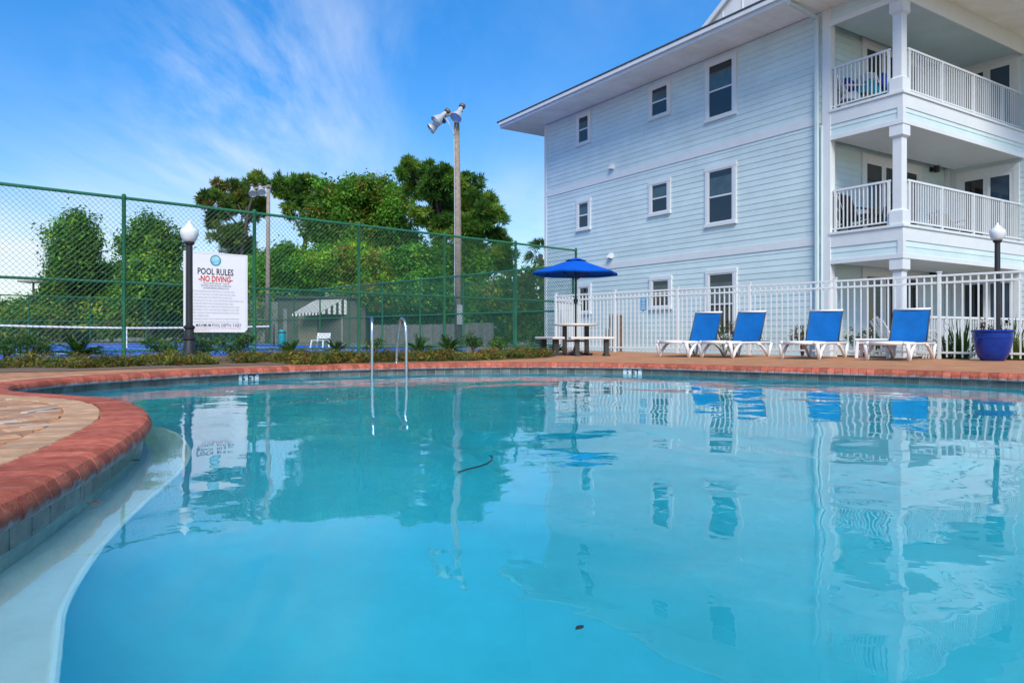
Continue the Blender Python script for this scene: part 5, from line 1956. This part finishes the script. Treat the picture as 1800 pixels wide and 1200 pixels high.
p2 = at(471, 588, 46.5)
lp2 = thing('floodlight_pole', 'farther wooden pole with two bell floodlights in front of the pines', 'light pole', (p2.x, p2.y, -0.1))
MB().tube([(-0.03, 0, 0), (0, 0, 5), (0.03, 0, 10.1)], [0.16, 0.14, 0.11], 12).build('pole', M_wood, lp2, smooth='all')
MB().beam((0.15, -0.14, 10.0), (-0.9, -0.14, 9.85), 0.1, 0.1).build('crossarm', M_wood, lp2)
flood(lp2, (-0.35, -0.3, 9.72), (0.35, -0.6, -0.7), 1.15)
flood(lp2, (-0.88, -0.3, 9.66), (0.3, -0.6, -0.75), 1.15)

# ------------------------------------------------------------------ things on and beyond the court
net = thing('tennis_net', 'tennis net with white top band and strap stretched across the blue court', 'net', (NETC.x, NETC.y, -0.1), math.atan2(NFD.y, NFD.x))
WN = 6.3


def nz_(x): return 0.86 + 0.12 * (abs(x) / WN) ** 1.6


xs = [-WN - 9 + i * 0.63 for i in range(int((2 * WN + 9) / 0.63) + 1)]
xs = [x for x in xs if x <= WN]
bd = MB()
for i in range(len(xs) - 1):
    bd.beam((xs[i], 0, nz_(max(-WN, xs[i])) - 0.03), (xs[i + 1], 0, nz_(max(-WN, xs[i + 1])) - 0.03), 0.012, 0.065)
bd.build('top_band', M_linewhite, net)
MB().box(-0.03, -0.012, 0.0, 0.03, 0.012, 0.83).build('centre_strap', M_linewhite, net)
nm = MB()
for i in range(int((2 * WN) / 0.06)):
    x = -WN + i * 0.06
    nm.box(x, -0.002, 0.03, x + 0.004, 0.002, nz_(x) - 0.05)
for j in range(14):
    nm.box(-WN, -0.0021, 0.04 + j * 0.06, WN, 0.0021, 0.044 + j * 0.06)
nm.build('netting', M_black, net)
for x in (-WN - 0.05, WN + 0.05):
    MB().lathe([(0.045, 0), (0.045, 1.0), (0.02, 1.04)], 10, (x, 0, 0)).build('net_post', M_black, net, smooth=True)

bn = at(563, 588, 30.5)
gbn = thing('garden_bench', 'small white slatted bench on the court side below the striped awning', 'bench', (bn.x, bn.y, -0.1), R(-28))
gbn.scale = (0.85, 0.85, 0.85)
for k in range(3):
    MB().box(-0.42, -0.22 + k * 0.13, 0.36, 0.42, -0.12 + k * 0.13, 0.385).build('seat_slat', M_awnw, gbn)
for k in range(3):
    MB().box(-0.42, 0.2 + k * 0.025, 0.46 + k * 0.095, 0.42, 0.222 + k * 0.025, 0.53 + k * 0.095).build('back_slat', M_awnw, gbn)
for sx in (-1, 1):
    l_ = MB()
    l_.beam((sx * 0.37, -0.2, 0.36), (sx * 0.40, -0.26, 0), 0.05, 0.05)
    l_.beam((sx * 0.37, 0.29, 0.74), (sx * 0.39, 0.18, 0.0), 0.05, 0.05)
    l_.build('leg', M_awnw, gbn)
tb = at(496, 588, 36)
bin_ = thing('trash_bin', 'teal bin standing by the tennis net post', 'bin', (tb.x, tb.y, -0.1))
MB().lathe([(0.16, 0), (0.18, 0.35), (0.185, 0.7), (0.17, 0.74), (0.1, 0.8)], 16).build('drum', M_teal, bin_, smooth=True)
MB().lathe([(0.187, 0.62), (0.195, 0.63), (0.195, 0.68), (0.187, 0.69)], 16).build('rim_band', M_darkleg, bin_)

# low shed with striped awning
sh0 = at(425, 588, 49)
shed = thing('shed', 'grey flat roofed shed with a green and white striped awning beyond the court', 'shed', (sh0.x, sh0.y, -0.1), R(4))
SWd = (640 - 425) * 49 / FPX
MB().box(2.4, 0, 0, SWd, 3.5, 3.0).build('wall', M_shed, shed)
for k in range(6):
    MB().box(0.0 + k * 0.4, -0.05, 0, 0.39 + k * 0.4, 0.02, 2.75).build('wall_panel', M_shedwhite_shaded, shed)
MB().box(2.2, -0.2, 3.003, SWd + 0.2, 3.7, 3.14).build('roof', M_roof, shed)
dr = MB().box(3.75, -0.06, 0, 5.0, -0.003, 2.1).build('door', M_cream, shed)
MB().box(2.75, -0.05, 0, 3.0, -0.003, 2.3).build('corner_post', M_shedwhite_shaded, shed)
MB().box(6.6, -0.05, 0, 6.72, -0.003, 2.9).build('corner_post', M_shedwhite_shaded, shed)
aw_p1, aw_p2 = Vector((5.0, -0.02, 2.94)), Vector((6.95, -0.02, 3.06))
outv = Vector((-1.42, -1.1, -1.02))
for k in range(18):
    a, b_ = k / 18, (k + 1) / 18
    q0, q1 = aw_p1.lerp(aw_p2, a), aw_p1.lerp(aw_p2, b_)
    m_ = MB()
    q2, q3 = q1 + outv, q0 + outv
    vdn = Vector((0, 0, -0.16))
    top4 = [q0, q1, q2, q3]
    m_.add([*top4, q3 + vdn, q2 + vdn] + [p + Vector((0.01, 0.02, -0.03)) for p in top4], [(0, 1, 2, 3), (3, 2, 5, 4), (9, 8, 7, 6), (0, 3, 9, 6), (1, 7, 8, 2)])
    m_.build('awning_stripe', M_awnw if k % 2 == 0 else M_awng, shed)
# closed end of the awning, striped upright
for k in range(9):
    a, b_ = k / 9, (k + 1) / 9
    t0, t1 = aw_p2 + outv * a, aw_p2 + outv * b_
    zl = aw_p2.z + outv.z - 0.12
    MB().add([t0, t1, (t1.x, t1.y, zl), (t0.x, t0.y, zl)] + [(p[0] + 0.02, p[1] + 0.01, p[2]) for p in (t0, t1, (t1.x, t1.y, zl), (t0.x, t0.y, zl))], [(0, 1, 2, 3), (7, 6, 5, 4), (0, 4, 5, 1), (2, 6, 7, 3)]).build('awning_stripe', M_awnw if k % 2 == 0 else M_awng, shed)

# grey wooden fence behind the court side
wd0, wd1 = at(655, 588, 38), at(872, 588, 34)
wdv = Vector((wd1.x - wd0.x, wd1.y - wd0.y))
wfn = thing('wooden_fence', 'low weathered grey board fence behind the court', 'fence', (wd0.x, wd0.y, -0.1), math.atan2(wdv.y, wdv.x))
nbd = int(wdv.length / 0.145)
for k in range(nbd):
    hh = 1.06 + random.uniform(-0.02, 0.02) + (0.05 if k / nbd > 0.8 else 0)
    MB().box(k * 0.145, -0.012, 0, k * 0.145 + 0.135, 0.012, hh).build('board', M_greywood, wfn)
for z in (0.25, 0.85):
    MB().box(0, 0.0125, z, wdv.length, 0.06, z + 0.08).build('rail', M_greywood, wfn)

# utility boxes and boards leaning against the blue wall
ub_ = at(1068, 588, 22.6)
bx = thing('utility_box', 'upright grey utility box by the blue wall seen through the white fence', 'utility box', (ub_.x, ub_.y, -0.1), R(-20))
MB().box(-0.06, -0.08, 0, 0.04, 0.08, 0.72).build('cabinet', M_boxgrey, bx, bevel=0.008)
MB().box(0.06, -0.08, 0, 0.16, 0.08, 1.18).build('meter_panel', M_boxgrey, bx, bevel=0.008)
MB().box(0.075, -0.095, 0.8, 0.145, -0.082, 1.1).build('door', M_darkmetal, bx)
pb = at(1087, 588, 22.6)
pbt = thing('timber_post', 'grey and brown timber uprights beside the grey utility box', 'post', (pb.x, pb.y, -0.1), R(-20))
MB().box(-0.11, -0.05, 0, -0.02, 0.05, 1.16).build('upright', M_boxgrey, pbt, bevel=0.006)
MB().box(0.04, -0.05, 0, 0.12, 0.05, 1.16).build('upright', M_brownbox, pbt, bevel=0.006)

# ------------------------------------------------------------------ balcony furniture


def lounge_chair(loc, rotz, label, m, s=1.0, name='adirondack_chair', group=None):
    t = thing(name, label, 'chair', loc, rotz, group)
    t.scale = (s, s, s)
    for k in range(5):
        x = -0.22 + k * 0.11
        MB().beam((x, 0.16, 0.26), (x * 1.12, 0.52, 0.92 - 0.05 * abs(k - 2)), 0.095, 0.02, up=(0, 1, 0)).build('back_slat', m, t)
    for k in range(5):
        y = -0.26 + k * 0.1
        MB().box(-0.27, y, 0.36 - k * 0.022, 0.27, y + 0.085, 0.38 - k * 0.022).build('seat_slat', m, t)
    for sx in (-1, 1):
        MB().box(sx * 0.34 - 0.06, -0.33, 0.54, sx * 0.34 + 0.06, 0.34, 0.565).build('armrest', m, t, bevel=0.008)
        MB().box(sx * 0.30 - 0.02, -0.3, 0, sx * 0.30 + 0.02, -0.2, 0.54).build('leg', m, t)
        MB().beam((sx * 0.29, -0.26, 0.33), (sx * 0.29, 0.42, 0.04), 0.03, 0.11).build('leg', m, t)
    MB().box(-0.28, 0.30, 0.46, 0.28, 0.33, 0.53).build('back_rail', m, t)
    return t


def bal_table(loc, rotz, label, m, h_=0.45, r=0.3):
    t = thing('balcony_table', label, 'table', loc, rotz)
    MB().lathe([(r - 0.02, h_ - 0.03), (r, h_ - 0.025), (r, h_), (r - 0.01, h_ + 0.004)], 24).build('table_top', m, t, smooth=True)
    for k in range(4):
        a = math.pi / 4 + k * math.pi / 2
        MB().tube([(r * 0.5 * math.cos(a), r * 0.5 * math.sin(a), h_ - 0.03), (r * 0.8 * math.cos(a), r * 0.8 * math.sin(a), 0)], 0.018, 8).build('leg', m, t, smooth='all')
    return t


def bl(x, y, z):
    return tuple(bpt(x, y, z))


lounge_chair(bl(XB + 0.42, 0.62, Z2), ROT + R(175), 'dark grey slatted chair on the lower balcony near the corner board', M_chairgrey)
lounge_chair(bl(XB + 0.62, 1.75, Z2), ROT + R(10), 'dark grey slatted chair on the lower balcony behind the corner post', M_chairgrey)
bal_table(bl(XB + 0.5, 1.2, Z2), ROT, 'round dark table between two grey chairs on the lower balcony', M_darkleg, 0.5)
lounge_chair(bl(XB + 0.9, 4.2, Z2), ROT + R(60), 'grey slatted chair alone by the sliding door of the lower balcony', M_chairgrey)
uc1 = lounge_chair(bl(XB + 0.36, 0.62, Z3), ROT + R(150), 'white slatted chair under towels on the upper balcony near the corner board', M_plastic)
uc2 = lounge_chair(bl(XB + 0.75, 1.2, Z3), ROT + R(170), 'white slatted chair under towels on the upper balcony beside the corner post', M_plastic)
lounge_chair(bl(XB + 1.2, 1.7, Z3), ROT + R(110), 'teal slatted chair on the upper balcony behind the railing', M_towelteal, 0.6)
lounge_chair(bl(XB + 1.1, 1.3, -0.04), ROT + R(150), 'white slatted chair on the ground floor patio', M_plastic)
bal_table(bl(XB + 1.1, 2.4, -0.04), ROT, 'round white table on the ground floor patio', M_plastic, 0.6, 0.4)


def towel(loc, rotz, label, m, w, d, h0, h1):
    """a towel thrown over something: a draped, wrinkled sheet with thickness"""
    nx, ny = 14, 14
    b_ = MB(); vs, fs = [], []
    ph = random.uniform(0, 6)
    for j in range(ny):
        for i in range(nx):
            x, y = (i / (nx - 1) - 0.5) * w, (j / (ny - 1) - 0.5) * d
            s = math.cos(x / w * math.pi) ** 0.7 * math.cos(y / d * math.pi * 0.92) ** 0.5 if abs(x) < w / 2 - 1e-4 else 0
            z = h0 + (h1 - h0) * s + 0.03 * math.sin(x * 17 + ph) * math.cos(y * 14 + ph)
            vs.append((x, y, z))
    for j in range(ny - 1):
        for i in range(nx - 1):
            a = j * nx + i
            fs.append((a, a + 1, a + nx + 1, a + nx))
    b_.add(vs, fs)
    o_ = b_.build('towel', m, None, smooth='all')
    o_.location = loc; o_.rotation_euler = (0, 0, rotz)
    s = o_.modifiers.new('solid', 'SOLIDIFY'); s.thickness = 0.012
    return tag(o_, label, 'towel', 'towels thrown over the upper balcony chairs')


towel(bl(XB + 0.30, 0.55, Z3), ROT, 'navy towel heaped highest near the upper balcony corner board', M_towelblue, 0.55, 0.5, 0.35, 0.85)
towel(bl(XB + 0.48, 0.42, Z3), ROT, 'white towel below the navy one on the upper balcony', M_towelwhite, 0.6, 0.5, 0.12, 0.45)
towel(bl(XB + 0.72, 0.75, Z3), ROT, 'large teal towel in the middle of the upper balcony heap', M_towelteal, 0.75, 0.7, 0.15, 0.72)
towel(bl(XB + 0.95, 1.0, Z3), ROT, 'navy towel half hidden beside the upper corner post', M_towelblue, 0.5, 0.5, 0.3, 0.86)

# white railing round the ground floor patio
pr_ = thing('patio_railing', 'low white baluster railing along the ground floor patio', 'railing', bl(XC + 0.15, 0.5, -0.1), ROT + R(90))
for z in (0.92, 0.12):
    MB().box(0, -0.025, z, 5.5, 0.025, z + 0.05).build('rail', M_fencew, pr_)
bl2 = MB(); bl2.box(-0.014, -0.014, 0.0, 0.014, 0.014, 0.92)
b2m = bl2.mesh('baluster'); b2m.materials.append(M_fencew)
for k in range(46):
    link('baluster', b2m, None, pr_, loc=(0.06 + k * 0.12, 0, 0))

# ------------------------------------------------------------------ small things on and in the water
q = onz(835, 815, ZW)
tw = MB()
pts = [onz(805, 831, ZW), onz(822, 826, ZW), onz(842, 821, ZW), onz(856, 816, ZW), onz(864, 810, ZW), onz(866, 804, ZW), onz(860, 801, ZW)]
tw.tube([(p.x, p.y, ZW + 0.004) for p in pts], [0.003, 0.004, 0.004, 0.004, 0.004, 0.0035, 0.002], 6)
o = tw.build('twig', mat('wet_twig', (0.02, 0.018, 0.012), 0.5), None, smooth='all')
tag(o, 'thin dark hooked twig floating in the middle of the pool', 'twig')


def dead_leaf(p, s, label, m, rz):
    b_ = MB(); vs, fs = [], []
    n = 9
    for i in range(n):
        t = i / (n - 1)
        w = math.sin(t * math.pi) ** 0.8 * s * 0.26
        x = (t - 0.5) * s
        zc_ = 0.008 + 0.12 * s * (t - 0.5) ** 2
        vs += [(x, -w, zc_ + w * 0.25), (x, 0, zc_), (x, w, zc_ + w * 0.25)]
    for i in range(n - 1):
        for k in (0, 1):
            a = i * 3 + k
            fs.append((a, a + 3, a + 4, a + 1))
    b_.add(vs, fs)
    o_ = b_.build('dead_leaf', m, None, smooth='all')
    o_.location = p; o_.rotation_euler = (0, 0, rz)
    so = o_.modifiers.new('solid', 'SOLIDIFY'); so.thickness = 0.0015
    return tag(o_, label, 'leaf', 'fallen leaves in the pool')


M_dead = mat('dead_leaf_brown', (0.20, 0.07, 0.03), 0.7, 0.3, 60)
M_deadk = mat('dead_leaf_dark', (0.02, 0.018, 0.015), 0.6, 0.2, 60)
dead_leaf(onz(166, 888, ZW), 0.05, 'rust brown leaf floating over the pale ledge', M_dead, 0.3)
dead_leaf(onz(1019, 1109, ZW), 0.026, 'tiny dark curled leaf floating near the pool middle', M_deadk, 0.8)
dead_leaf(onz(238, 812, ZW), 0.05, 'dark wet leaf by the foot of the red coping', M_deadk, 0.2)
print('bricks', nb, 'objects', len(scene.objects))
